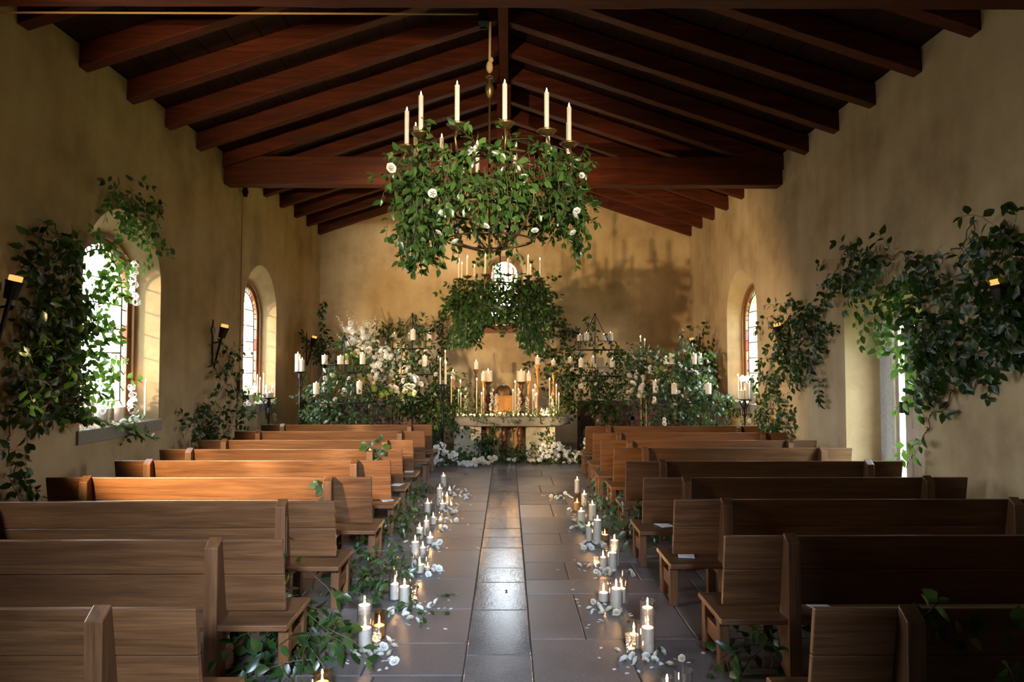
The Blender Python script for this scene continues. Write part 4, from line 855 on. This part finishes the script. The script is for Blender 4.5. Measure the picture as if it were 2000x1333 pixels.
# door wall
wall_vine('sweeping smilax vine arching over the open door', 0, XR, -1, [
    (1640,520,14,10,10),(1660,490,18,18,20),(1625,555,16,12,18),(1665,540,38,28,110),(1700,520,36,30,120),(1735,500,30,24,70),(1775,500,28,22,60),(1820,530,30,24,40),(1860,500,22,22,30),(1910,440,12,22,10),(1905,475,24,18,24),(1940,490,28,28,50),(1970,440,20,20,20),(1985,470,16,30,40),(1960,540,36,36,110),(1915,560,30,30,60),(1990,450,16,24,40),(1992,500,12,30,50),(1990,560,14,30,50),(1988,650,16,30,60),
    (1745,570,34,28,90),(1790,570,34,28,110),(1840,600,34,34,110),(1725,630,22,30,40),(1765,620,30,24,70),(1810,650,34,34,140),(1785,690,20,28,50),(1850,660,36,36,140),(1895,640,30,34,100),(1945,630,36,34,120),(1985,600,18,40,80),(1980,660,20,24,50),(1845,710,36,26,90),(1880,700,28,24,70),(1925,715,22,22,40),(1950,735,18,14,20),(1835,750,18,22,30),(1815,780,12,20,18),(1870,770,12,18,8),(1822,820,16,20,26),(1815,850,18,14,24),(1790,870,12,10,10),(1776,915,12,14,10),(1965,690,18,18,20),(1700,570,20,16,26)], 0.14, dens=0.62)
wall_vine('bushy smilax hanging round the sconce between door and far window', 0, XR, -1, [(1512,640,14,12,18),(1545,625,30,20,70),(1580,610,28,22,80),(1605,600,22,16,40),(1560,660,38,24,130),(1600,655,24,24,60),(1540,690,30,24,80),(1575,700,28,20,70),(1610,700,14,20,20),(1570,740,14,20,24),(1615,740,10,20,16),(1515,735,20,24,60),(1520,770,22,24,70),(1508,805,24,24,70),(1540,800,16,24,40),(1520,830,26,12,50),(1545,832,10,10,14)], 0.13)
wall_vine('dark smilax climbing the far corner of the door wall', 0, XR, -1, [(1382,625,7,10,10),(1374,650,10,12,14),(1378,685,16,20,50),(1385,715,20,24,60),(1375,750,18,22,50),(1397,700,10,18,24)], 0.16)
wall_vine('vine framing the small arched altar window on the back wall', 1, YB, -1, [(945,520,10,18,16),(938,560,12,20,24),(950,600,10,20,20),(1040,520,12,18,20),(1060,560,12,20,24),(1058,600,26,24,60),(1085,625,24,22,60),(1098,660,24,20,60),(1090,690,26,18,60),(1060,700,24,10,30),(1075,740,14,16,26),(865,620,16,14,26),(850,640,18,16,30),(862,660,14,16,24),(880,650,14,20,30),(985,525,26,22,40),(985,555,28,24,40),(985,590,30,26,70),(985,615,28,10,50)], 0.15, lift=(0.03, 0.22))

# vines on the chandeliers
def chandelier_vine(C, label, prof, L, dens, roses=()):
    Fm, Sm = MB(), MB()
    xs = [atY(C.y, px, py).x for px, py in prof]; zs = [atY(C.y, px, py).z for px, py in prof]
    def zlow(x):
        if x <= xs[0]: return zs[0]
        for i in range(len(xs) - 1):
            if x <= xs[i+1]: f = (x - xs[i])/(xs[i+1] - xs[i]); return zs[i]*(1 - f) + zs[i+1]*f
        return zs[-1]
    for k in range(int(125*dens)):
        a = U(0, 6.283); R = U(0.55, 0.84); p = C + V((R*math.cos(a), R*math.sin(a), U(-0.62, -0.08)))
        sprig(Fm, Sm, p, V((math.cos(a)*.6 + U(-.6, .6), math.sin(a)*.6 + U(-.6, .6), U(-0.2, 0.5))), RNG.randint(4, 7), L, L*0.55, 0.12, lambda q: V((q.x, q.y, min(q.z, C.z + 0.06))))
    for k in range(int(140*dens)):
        a = U(0, 6.283); R = U(0.5, 0.88); p = C + V((R*math.cos(a), R*math.sin(a), U(-0.6, -0.12))); zl = zlow(p.x) + U(-0.06, 0.16)
        n = int(max((p.z - zl) / (L*0.62), 3)); sprig(Fm, Sm, p, V((math.cos(a)*.35, math.sin(a)*.35, -0.6)), min(n, 22), L, L*0.6, 0.55, None, None, 0.34)
    t = thing('smilax_garland', label, 'garland', C)
    finish_vine(t, Fm, Sm, LEAF_L if C is C1 else LEAF, C)
    for px, py, s in roses:
        q = atY(C.y - U(0.68, 0.86), px, py); link_mesh('white_rose', ROSE_ME, t, q - C, (U(0.6, 1.6), U(-.6, .6), U(0, 6)), s)
    return t
v1 = chandelier_vine(C1, 'lush smilax garland with white roses wound over the big chandelier', [(770,440),(790,500),(815,535),(850,520),(880,500),(910,430),(950,480),(990,470),(1020,440),(1060,430),(1090,450),(1110,525),(1125,500),(1150,480)], 0.098, 1.45,
    [(918,297,.038),(932,291,.042),(895,335,.044),(763,329,.040),(845,378,.034),(841,393,.036),(866,419,.04),(890,475,.04),(855,456,.03),(948,443,.03),(1045,452,.03),(1127,413,.03),(960,300,.03),(1010,330,.03),(1122,424,.032),(1136,343,.024),(1120,456,.028),(898,386,.026)])
Fm, Sm = MB(), MB()
for a, b in (((790,300),(730,385)), ((800,320),(735,360)), ((1135,300),(1150,340))):
    p = atY(6.2, *a); q = atY(6.2, *b); sprig(Fm, Sm, p, q - p, 9, 0.09, (q - p).length/9, 0.06, None, None, 0.15)
f = Fm.build('trailing_foliage', LEAF_L, v1, origin=C1, smooth=True); f['kind'] = 'stuff'; Sm.build('vine_stem', STEM, v1, origin=C1)['kind'] = 'stuff'
chandelier_vine(C2, 'dark smilax garland wound over the chandelier before the altar', [(862,640),(890,680),(925,685),(945,640),(975,630),(1005,640),(1020,690),(1050,690),(1085,640)], 0.12, 1.6)

# greenery massed on the iron stands and altar, given in blobs at a distance Y
def mass(label, blobs, L, lm, name='greenery_garland', roses=(), rs=0.05, grav=0.22, cat='garland', dy=0.28, floor=0.03):
    Fm, Sm = MB(), MB(); c0 = atY(blobs[0][5], blobs[0][0], blobs[0][1]); c0.z = max(c0.z, 0.03)
    keep = lambda p: V((min(max(p.x, XL + 0.16), XR - 0.16), p.y, max(p.z, floor)))
    for px, py, rx, ry, n, Y in blobs:
        for i in range(max(int(n * 1.7) // 6, 1)):
            a, r = U(0, 6.283), math.sqrt(U(0, 1)); yy = Y + U(-dy, dy); q = atY(yy, px + rx*r*math.cos(a), py + ry*r*math.sin(a))
            d = rv(1.0); d.z -= 0.2; sprig(Fm, Sm, keep(q), d, 5, L, L*0.55, grav, keep)
    t = thing(name, label, cat, c0); finish_vine(t, Fm, Sm, lm, c0)
    for px, py, Y in roses: q = atY(Y, px, py); link_mesh('white_rosebud', ROSE_ME, t, q - c0, (U(.5, 1.6), U(-.7, .7), U(0, 6)), rs * U(.8, 1.15))
    return t
mass('rose-studded smilax clothing the outer iron stand on the window side', [(645,735,24,16,70,15.2),(690,735,20,14,40,15.2),(620,770,22,22,110,15.1),(655,790,40,24,220,15.1),(690,770,30,22,120,15.1),(640,820,40,18,140,15.1),(600,800,14,16,40,15.0),(690,815,30,18,100,15.1)], 0.12, LEAF_G,
     roses=[(634,740,15),(649,733,15),(660,748,14.9),(678,750,15),(616,775,14.8),(668,772,14.9),(655,781,14.9),(671,762,14.8),(629,790,14.8),(682,740,15),(638,826,14.8),(620,758,14.8),(703,765,14.9),(632,725,15)])
mass('dark smilax on the inner iron stand, window side of the altar', [(806,622,10,16,30,16.5),(770,640,22,14,50,16.5),(825,640,18,12,30,16.5),(805,690,40,18,110,16.5),(850,715,24,18,80,16.5),(800,770,50,30,200,16.4),(850,780,30,34,160,16.3),(880,770,26,40,200,15.9),(890,810,24,24,140,15.7),(845,820,30,20,110,16.2),(740,640,14,14,24,16.5)], 0.13, LEAF, roses=[(816,686,16.2),(832,686,16.2),(822,708,16.2),(852,732,16.1),(775,690,16.2)])
mass('dark smilax on the inner iron stand, door side of the altar', [(1160,640,6,26,24,16.5),(1185,660,10,10,20,16.5),(1110,720,22,18,80,16.4),(1150,735,40,20,120,16.4),(1205,690,14,20,50,16.4),(1180,740,30,20,90,16.4),(1130,780,40,26,120,16.4),(1190,790,34,26,120,16.4),(1100,760,20,30,90,16.2),(1215,700,14,30,50,16.4)], 0.13, LEAF,
     roses=[(1118,723,16.1),(1134,755,16.1),(1137,753,16.1),(1164,751,16.1),(1176,727,16.1),(1181,732,16.1),(1185,690,16.1),(1165,715,16.1),(1169,823,16.1),(1166,798,16.1)])
mass('rose-studded smilax clothing the outer iron stand on the door side', [(1345,700,30,22,110,15.2),(1320,720,24,18,70,15.2),(1360,735,34,20,130,15.2),(1300,760,34,24,150,15.1),(1345,780,44,24,220,15.1),(1385,775,24,20,90,15.1),(1310,815,44,22,170,15.1),(1370,815,34,20,110,15.1),(1405,785,12,10,24,15.1),(1345,660,10,14,12,15.2)], 0.12, LEAF_G,
     roses=[(1326,712,14.9),(1333,717,14.9),(1338,722,14.9),(1351,724,14.9),(1359,729,14.9),(1300,725,15),(1277,780,14.8),(1278,787,14.8),(1318,793,14.8),(1347,790,14.8),(1332,775,14.8),(1297,820,14.8),(1297,828,14.8),(1325,767,14.8),(1360,760,14.8)])
mass('smilax runner lying along the front edge of the altar top', [(905,800,16,8,36,15.35),(935,803,20,8,40,15.35),(960,812,18,12,60,15.28),(955,835,12,12,24,15.26),(1000,806,16,7,36,15.35),(1030,805,20,7,36,15.35),(1055,806,16,7,24,15.35),(1085,806,16,8,40,15.35),(1015,822,8,10,12,15.26),(898,790,14,16,60,15.6),(925,780,14,14,40,15.8),(1095,795,14,12,40,15.6)], 0.075, LEAF_L, name='smilax_runner', dy=0.1, floor=0.3)
mass('smilax falling down the front of the altar between its pedestals', [(950,850,20,18,60,15.45),(945,880,24,14,70,15.4),(985,886,30,12,90,15.35),(1015,880,14,16,40,15.4),(1040,860,8,16,16,15.45),(1072,850,6,24,26,15.45),(930,870,10,22,26,15.45),(895,890,26,14,80,15.2),(870,900,26,12,70,15.1)], 0.10, LEAF, name='smilax_runner', dy=0.08)

# flowers
def arrangement(label, o, foliage, heads, spikes, L=0.12, lm=None, legs=(), dy=0.25, name='flower_arrangement'):
    o = V(o); t = thing(name, label, 'flower arrangement', o); Fm, Sm = MB(), MB(); keep = lambda p: V((p.x, p.y, max(p.z, 0.03)))
    for px, py, rx, ry, n, Y in foliage:
        for i in range(max(int(n * 1.5) // 6, 1)):
            a, r = U(0, 6.283), math.sqrt(U(0, 1)); q = atY(Y + U(-dy, dy), px + rx*r*math.cos(a), py + ry*r*math.sin(a)); sprig(Fm, Sm, keep(q), rv(1.0), 5, L, L*0.5, 0.05, keep)
    finish_vine(t, Fm, Sm, lm or LEAF_L, o)
    cnt = 0
    for px, py, rx, ry, n, Y, me, s, nm in heads:
        for i in range(n):
            if cnt >= 98: break
            cnt += 1; a, r = U(0, 6.283), math.sqrt(U(0, 1)); q = keep(atY(Y - U(-0.18, 0.27), px + rx*r*math.cos(a), py + ry*r*math.sin(a)))
            q.z = max(q.z, s*0.6); link_mesh(nm, me, t, q - o, (U(.2, 1.5), U(-.6, .6), U(0, 6)), s * U(.62, 1.0))
    for px0, py0, px1, py1, Y, s in spikes:
        a, b = atY(Y, px0, py0), atY(Y - U(0, .2), px1, py1); m_ = MB(); k = 26
        for i in range(k):
            f = i/k; c = a.lerp(b, f) + rv(0.035*(1 - f) + .008); w = s*(1.15 - 0.75*f)
            for j in range(4):
                e = rv(1).normalized(); g = e.orthogonal().normalized(); m_.tint = RNG.random(); m_.add([c, c + e*w*.6 + g*w*.45, c + e*w*1.1, c + e*w*.6 - g*w*.45], [(0,1,2,3)])
        m_.m = 1; m_.tube([a, b], 0.005, 4); m_.build('flower_spike', [PETAL_C if px0 % 2 else PETAL, STEM], t, origin=o)
    for px in legs:
        q = atY(foliage[0][5], px, 760); m_ = MB(); m_.tube([(q.x - o.x, q.y - o.y, 0), (q.x - o.x, q.y - o.y, max(q.z, .3))], 0.011, 8); m_.build('stand_rod', BRONZE, t)
    return t
fo = lambda px, Y: (atY(Y, px, 716).x, Y, 0.0)
arrangement('tall cream delphinium and rose arrangement by the window wall', fo(712, 16.2), [(705,690,44,30,160,16.2),(690,665,30,20,60,16.2),(720,720,34,24,120,16.2)],
    [(705,668,26,16,14,16,HYD_ME,.078,'hydrangea'),(715,690,28,14,14,15.95,ROSE_C,.085,'rose'),(730,680,16,16,8,15.95,ROSE_ME,.08,'rose'),(692,700,20,10,5,15.95,HYD_G,.085,'hydrangea'),(700,640,22,14,8,16,PHLOX_ME,.09,'phlox')],
    [(700,670,676,606,16.1,.045),(692,668,656,616,16.1,.045),(705,660,690,612,16.1,.045),(722,660,728,622,16.1,.045),(735,660,746,616,16.1,.04),(680,680,656,650,16.1,.04),(715,655,708,625,16.1,.045),(728,650,735,612,16.1,.04),(683,672,664,632,16.1,.04)], legs=(700, 722))
arrangement('large white rose and hydrangea arrangement beside the altar, window side', fo(775, 15.6), [(775,735,46,40,240,15.6),(760,700,36,20,90,15.6),(795,760,36,24,120,15.6),(745,770,28,20,70,15.6)],
    [(780,742,34,24,16,15.4,ROSE_ME,.085,'rose'),(750,720,20,24,10,15.4,PHLOX_ME,.10,'phlox'),(745,705,20,20,8,15.45,HYD_ME,.078,'hydrangea'),(790,760,30,12,10,15.4,ROSE_C,.075,'rose'),(815,745,12,10,4,15.4,ROSE_ME,.09,'rose'),(750,765,28,12,6,15.4,HYD_G,.085,'hydrangea'),(800,775,24,8,4,15.4,HYD_G,.075,'hydrangea'),(770,775,24,8,5,15.4,ROSE_ME,.075,'rose'),(760,690,22,10,6,15.5,PHLOX_ME,.08,'phlox'),(730,730,10,20,6,15.4,HYD_C,.075,'hydrangea')],
    [(745,720,735,690,15.5,.045),(750,715,742,678,15.5,.045),(760,700,752,668,15.5,.04),(738,735,722,710,15.5,.04)], lm=LEAF_G, legs=(764, 778))
arrangement('white rose and eucalyptus arrangement between the two door side stands', fo(1262, 15.8), [(1262,735,40,36,220,15.8),(1240,710,28,24,90,15.8),(1285,710,28,24,90,15.8),(1255,765,34,22,110,15.8),(1262,690,26,14,50,15.8)],
    [(1250,755,26,14,9,15.6,ROSE_ME,.085,'rose'),(1272,742,22,14,8,15.6,ROSE_C,.075,'rose'),(1240,740,16,12,5,15.6,HYD_ME,.078,'hydrangea'),(1262,725,26,10,6,15.6,ROSE_ME,.06,'rose'),(1228,762,12,8,3,15.6,ROSE_C,.075,'rose'),(1290,725,14,12,4,15.6,HYD_G,.08,'hydrangea'),(1248,768,10,8,4,15.55,HYD_ME,.09,'hydrangea')],
    [(1265,700,1268,672,15.7,.03),(1280,705,1290,680,15.7,.03),(1240,700,1232,680,15.7,.03)], lm=LEAF_G, legs=(1252, 1262))
arrangement('white phlox bush on the floor at the door end of the altar', fo(1092, 14.9), [(1090,890,44,20,150,14.9),(1130,895,20,16,70,14.9),(1050,898,20,10,50,14.9),(1150,905,14,8,30,14.8)],
    [(1080,880,40,14,40,14.75,PHLOX_ME,.05,'phlox'),(1105,890,36,16,34,14.7,PHLOX_ME,.05,'phlox'),(1055,893,14,8,10,14.7,PHLOX_ME,.045,'phlox'),(1142,870,6,12,8,14.7,PHLOX_ME,.045,'phlox')], [], 0.10, LEAF, dy=0.2)
arrangement('low white flowers spilling over the floor at the window end of the altar', fo(925, 14.6), [(920,902,36,8,60,14.7),(885,905,24,8,50,14.7),(985,898,40,5,40,14.9)],
    [(915,908,16,6,16,14.45,HYD_ME,.065,'hydrangea'),(940,902,18,6,16,14.5,HYD_C,.055,'hydrangea'),(962,897,10,4,8,14.7,HYD_C,.05,'hydrangea'),(1000,898,10,2,5,14.9,HYD_C,.05,'hydrangea'),(1035,900,10,3,5,14.8,HYD_C,.05,'hydrangea'),(900,904,8,5,5,14.5,PHLOX_ME,.06,'phlox')], [], 0.09, LEAF, dy=0.12)
arrangement('white phlox clump on the floor by the end pew, window side', fo(862, 14.4), [(865,890,22,22,80,14.45),(850,905,16,8,30,14.3)], [(862,880,18,18,24,14.35,PHLOX_ME,.048,'phlox'),(850,900,14,8,10,14.2,PHLOX_ME,.06,'phlox'),(885,890,8,14,8,14.35,PHLOX_ME,.06,'phlox')], [], 0.09, LEAF, dy=0.12)
for i, (px, py0, py1, what) in enumerate([(959,804,762,'beside the tabernacle, window side'),(968,800,772,'just left of the tabernacle door'),(1012,804,766,'in front of the dark door side pedestal'),(1030,806,778,'at the middle of the altar, door half'),(1047,796,756,'against the tallest gilt candlestick'),(1079,800,770,'near the door end gilt candlestick'),(913,800,760,'near the window end of the altar')]):
    Y = 15.62 + 0.05*(i % 3); a = atY(Y, px, 800); o = V((a.x, Y, AT + 0.002)); top = atY(Y, px + U(-3, 3), py1); t = thing('white_orchid', 'white orchid stem ' + what, 'flower', o, group='orchid stems on the altar')
    m_ = MB(); m_.lathe([(0.001, 0), (0.022, 0), (0.026, 0.03), (0.012, 0.08), (0.014, 0.09), (0.001, 0.085)], n=10); m_.build('bud_vase', CUT, t, smooth=True)
    m_ = MB(); m_.tube([(0, 0, 0.03), (0.01, -.01, (top.z - o.z)*.6), (top.x - o.x, -0.02, top.z - o.z)], 0.003, 4); m_.build('stem', STEM, t)
    for k in range(6):
        f = 0.3 + 0.7*k/5; link_mesh('orchid_bloom', PHLOX_ME, t, ((top.x - o.x)*f + U(-.03, .03), -0.03, (top.z - o.z)*f), (1.2, U(-.5, .5), U(0, 6)), 0.045*(1.2 - .4*f))

# vines on the floor beside the pews (kept low), and sprigs lying on pews
def floor_vine(label, blobs, L=0.10, lm=None, hmax=0.35):
    Fm, Sm = MB(), MB(); c0 = atZ(0, blobs[0][0], blobs[0][1])
    for px, py, rx, ry, n in blobs:
        for i in range(max(n // 6, 1)):
            a, r = U(0, 6.283), math.sqrt(U(0, 1)); q = atZ(0.0, px + rx*r*math.cos(a), py + ry*r*math.sin(a)); q.z = U(0.015, hmax)
            d = rv(1); d.z *= 0.5; sprig(Fm, Sm, q, d, 5, L, L*0.6, 0.22, lambda p: V((p.x, p.y, max(p.z, 0.012))))
    t = thing('smilax_vine', label, 'vine', c0); finish_vine(t, Fm, Sm, lm or LEAF, c0)
floor_vine('glossy big-leaved smilax heaped on the floor beside the second pew, window side', [(545,1290,36,30,110),(580,1250,36,30,100),(520,1310,28,24,70),(600,1215,26,24,50),(640,1265,30,12,24),(610,1310,40,20,50),(585,1190,14,16,14)], 0.125)
floor_vine('smilax tangle on the floor by the glasses, third pew, window side', [(712,1150,36,18,80),(740,1165,30,12,70),(690,1125,30,14,40),(755,1140,14,14,30),(700,1105,20,10,20)], 0.10)
floor_vine('smilax drift on the floor by the fourth pew, window side', [(760,1055,34,16,90),(790,1045,24,14,70),(735,1080,20,10,30),(775,1030,24,10,50)], 0.10)
floor_vine('smilax drift under the far pews, window side of the aisle', [(800,1000,24,10,50),(815,985,20,8,40),(820,960,14,6,30),(780,1010,16,8,30)], 0.10)
floor_vine('leafy twig lying on the paving beyond the first glasses, window side', [(830,1200,24,8,24),(850,1175,12,8,10),(806,1192,16,6,10)], 0.085, hmax=0.06)
floor_vine('grey-green smilax drift beside the far pews, door side', [(1165,935,10,14,70),(1180,960,16,16,100),(1190,985,20,14,100),(1175,1000,14,12,50)], 0.10, LEAF_G)
floor_vine('grey-green smilax drift beside the middle pews, door side', [(1215,1020,22,16,110),(1230,1045,20,18,90),(1205,1060,14,12,40),(1245,1075,14,14,50),(1235,1005,14,12,40)], 0.11, LEAF_G)
floor_vine('smilax tuft on the floor under the second pew, door side', [(1475,1285,24,24,50),(1490,1255,22,18,36),(1455,1310,14,14,20)], 0.115)
def pew_sprig(label, pts, L, n, lm=LEAF):
    Fm, Sm = MB(), MB()
    for (Y, a, b) in pts: p = atY(Y, *a); q = atY(Y, *b); sprig(Fm, Sm, p, q - p, n, L, (q - p).length/n, 0.0, lambda p, Y=Y: V((p.x, min(p.y, Y), p.z)), V((0, -1, 0.2)), 0.12, 0.003, 0.36)
    o = atY(pts[0][0], *pts[0][1]); t = thing('smilax_sprig', label, 'sprig', o); finish_vine(t, Fm, Sm, lm, o)
pw = lambda p: p.location.y - 0.11
pew_sprig('green sprig tucked on the sixth pew from the altar, window side', [(pw(LPEW[5]), (650, 985), (622, 945)), (pw(LPEW[5]), (655, 960), (628, 955))], 0.11, 3, LEAF_G)
pew_sprig('bushy green sprig standing on the fourth pew from the altar, window side', [(pw(LPEW[3]), (738, 905), (745, 862)), (pw(LPEW[3]), (742, 900), (722, 868))], 0.13, 5)
pew_sprig('big-leaved sprig trailing over the pew nearest the camera, door side', [(pw(RPEW[8]), (1800, 1270), (1965, 1200)), (pw(RPEW[8]), (1790, 1215), (1830, 1175)), (pw(RPEW[8]) - 0.1, (1990, 1350), (1965, 1300)), (pw(RPEW[8]), (1830, 1260), (1900, 1235))], 0.085, 5)
pew_sprig('small sprig on the pew post of the third row, window side', [(pw(LPEW[6]) - .08, (560, 1010), (566, 1080))], 0.07, 2)

# ------------------------------------------------------------------ what stands on the window sills
def on_sill(ax, X, px, py, out=0.12):
    q = atX(X - out if X < 0 else X + out, px, py); return V((q.x, q.y, WIN_Z0 + 0.012 + 0.1*out))
def sill_taper(X, px, py, ptop, lab, out, hold=True):
    b = on_sill(X, X, px, py, out); t = thing('glass_taper_holder', 'small glass holder under the ' + lab, 'candle holder', b); m_ = MB(); m_.lathe([(0.001, 0), (0.035, 0), (0.03, 0.012), (0.012, 0.02), (0.014, 0.05), (0.02, 0.055), (0.02, 0.075), (0.001, 0.07)], n=12); m_.build('holder_stem', CUT, t, smooth=True)
    candle(b + V((0, 0, 0.077)), 0.015, max(atX(b.x, px, ptop).z - b.z - 0.077, 0.1), lab, 'tapers on the window sills', WAX_T, name='taper_candle', wick=False)
for X, px, py, pt, lab, out in ((XL, 161, 838, 738, 'taper at the near end of the first window sill', 0.03), (XL, 171, 832, 752, 'second taper along the first window sill', 0.10), (XL, 181, 836, 762, 'third taper along the first window sill', 0.04), (XL, 283, 818, 748, 'lone taper at the far end of the first window sill', 0.05),
        (XL, 502, 790, 737, 'taller taper of the pair on the far window sill', 0.1), (XL, 507, 790, 742, 'shorter taper of the pair on the far window sill', 0.06), (XL, 514, 788, 734, 'lone taper nearest the reveal on the far window sill', 0.1), (XR, 1442, 783, 735, 'taper on the door wall window sill', 0.03), (XR, 1448, 784, 741, 'short taper at the back of the door wall window sill', 0.12)): sill_taper(X, px, py, pt, lab, out)
for X, px, py, pt, r, lab, out in ((XL, 205, 830, 800, .07, 'fat pillar candle at the middle of the first window sill', .12), (XL, 232, 824, 797, .06, 'pillar candle past the middle of the first window sill', .14), (XL, 488, 792, 772, .07, 'short pillar candle on the far window sill', .08), (XR, 1470, 785, 750, .06, 'pillar candle on the door wall window sill', .08)):
    b = on_sill(X, X, px, py, out); h = max(atX(b.x, px, pt).z - b.z, 0.1); glass(b, r + 0.016, h + 0.06, 'clear glass around the ' + lab, name='glass_cylinder'); candle(b + V((0, 0, 0.0095)), r, h, lab, 'pillar candles on the window sills', wick=False)
def sill_green(label, X, blobs, L, flowers):
    Fm, Sm = MB(), MB(); sg = 1 if X < 0 else -1; o = atX(X, blobs[0][0], blobs[0][1])
    for px, py, rx, ry, n, out in blobs:
        for i in range(max(n//6, 1)):
            q = atX(X - sg*out, px + U(-rx, rx), py + U(-ry, ry)); sprig(Fm, Sm, q, rv(1), 4, L, L*.55, 0.2, lambda p: V((p.x, p.y, p.z)))
    t = thing('sill_garland', label, 'garland', o); finish_vine(t, Fm, Sm, LEAF_L, o)
    for px, py, s, out in flowers: q = atX(X - sg*out, px, py); link_mesh('white_bloom', PHLOX_ME, t, q - o, (U(.5, 1.5), U(-.5, .5), U(0, 6)), s)
sill_green('smilax and white blooms laid along the near window sill', XL, [(225,828,24,5,40,.02),(255,822,22,6,50,.0),(260,838,10,10,30,-.06),(278,850,4,12,14,-.08),(290,822,14,4,20,.0),(196,800,8,10,12,.1)], 0.09, [(257,757,.05,.2),(259,772,.05,.2),(258,786,.07,.2),(260,800,.07,.2),(196,800,.07,.1),(188,815,.06,.08),(263,820,.06,.02),(200,790,.06,.14),(240,824,.05,0)])
sill_green('smilax and white blooms laid along the far window sill', XL, [(490,792,18,4,50,.02),(510,790,16,5,40,.0),(520,800,6,8,18,-.06),(496,765,6,8,16,.12)], 0.10, [(484,790,.06,.0),(497,760,.07,.12),(512,786,.06,.0),(492,768,.06,.12),(536,812,.05,-.1),(537,820,.05,-.1)])
sill_green('smilax and white blooms spilling off the door wall window sill', XR, [(1440,792,16,6,50,.0),(1445,808,10,14,50,-.06),(1425,785,14,8,40,-.05),(1470,792,8,4,16,.0)], 0.12, [(1450,740,.07,.12),(1458,740,.07,.12),(1468,742,.07,.1),(1464,822,.06,-.1)])
m_ = MB()
t = thing('orchid_spray', 'drooping spray of white blooms fixed in the reveal of the near window', 'flower', atX(XL - 0.15, 262, 530))
for k, (px, py) in enumerate([(264,517),(262,532),(258,545),(262,556),(259,566),(264,578),(266,590)]): link_mesh('white_bloom', PHLOX_ME, t, atX(XL - 0.15, px, py) - t.location, (1.2, U(-.5, .5), U(0, 6)), 0.055)
m_.tube([atX(XL - 0.2, 264, 510) - t.location, atX(XL - 0.2, 260, 545) - t.location, atX(XL - 0.15, 267, 595) - t.location], 0.004, 4); m_.build('stem', STEM, t)
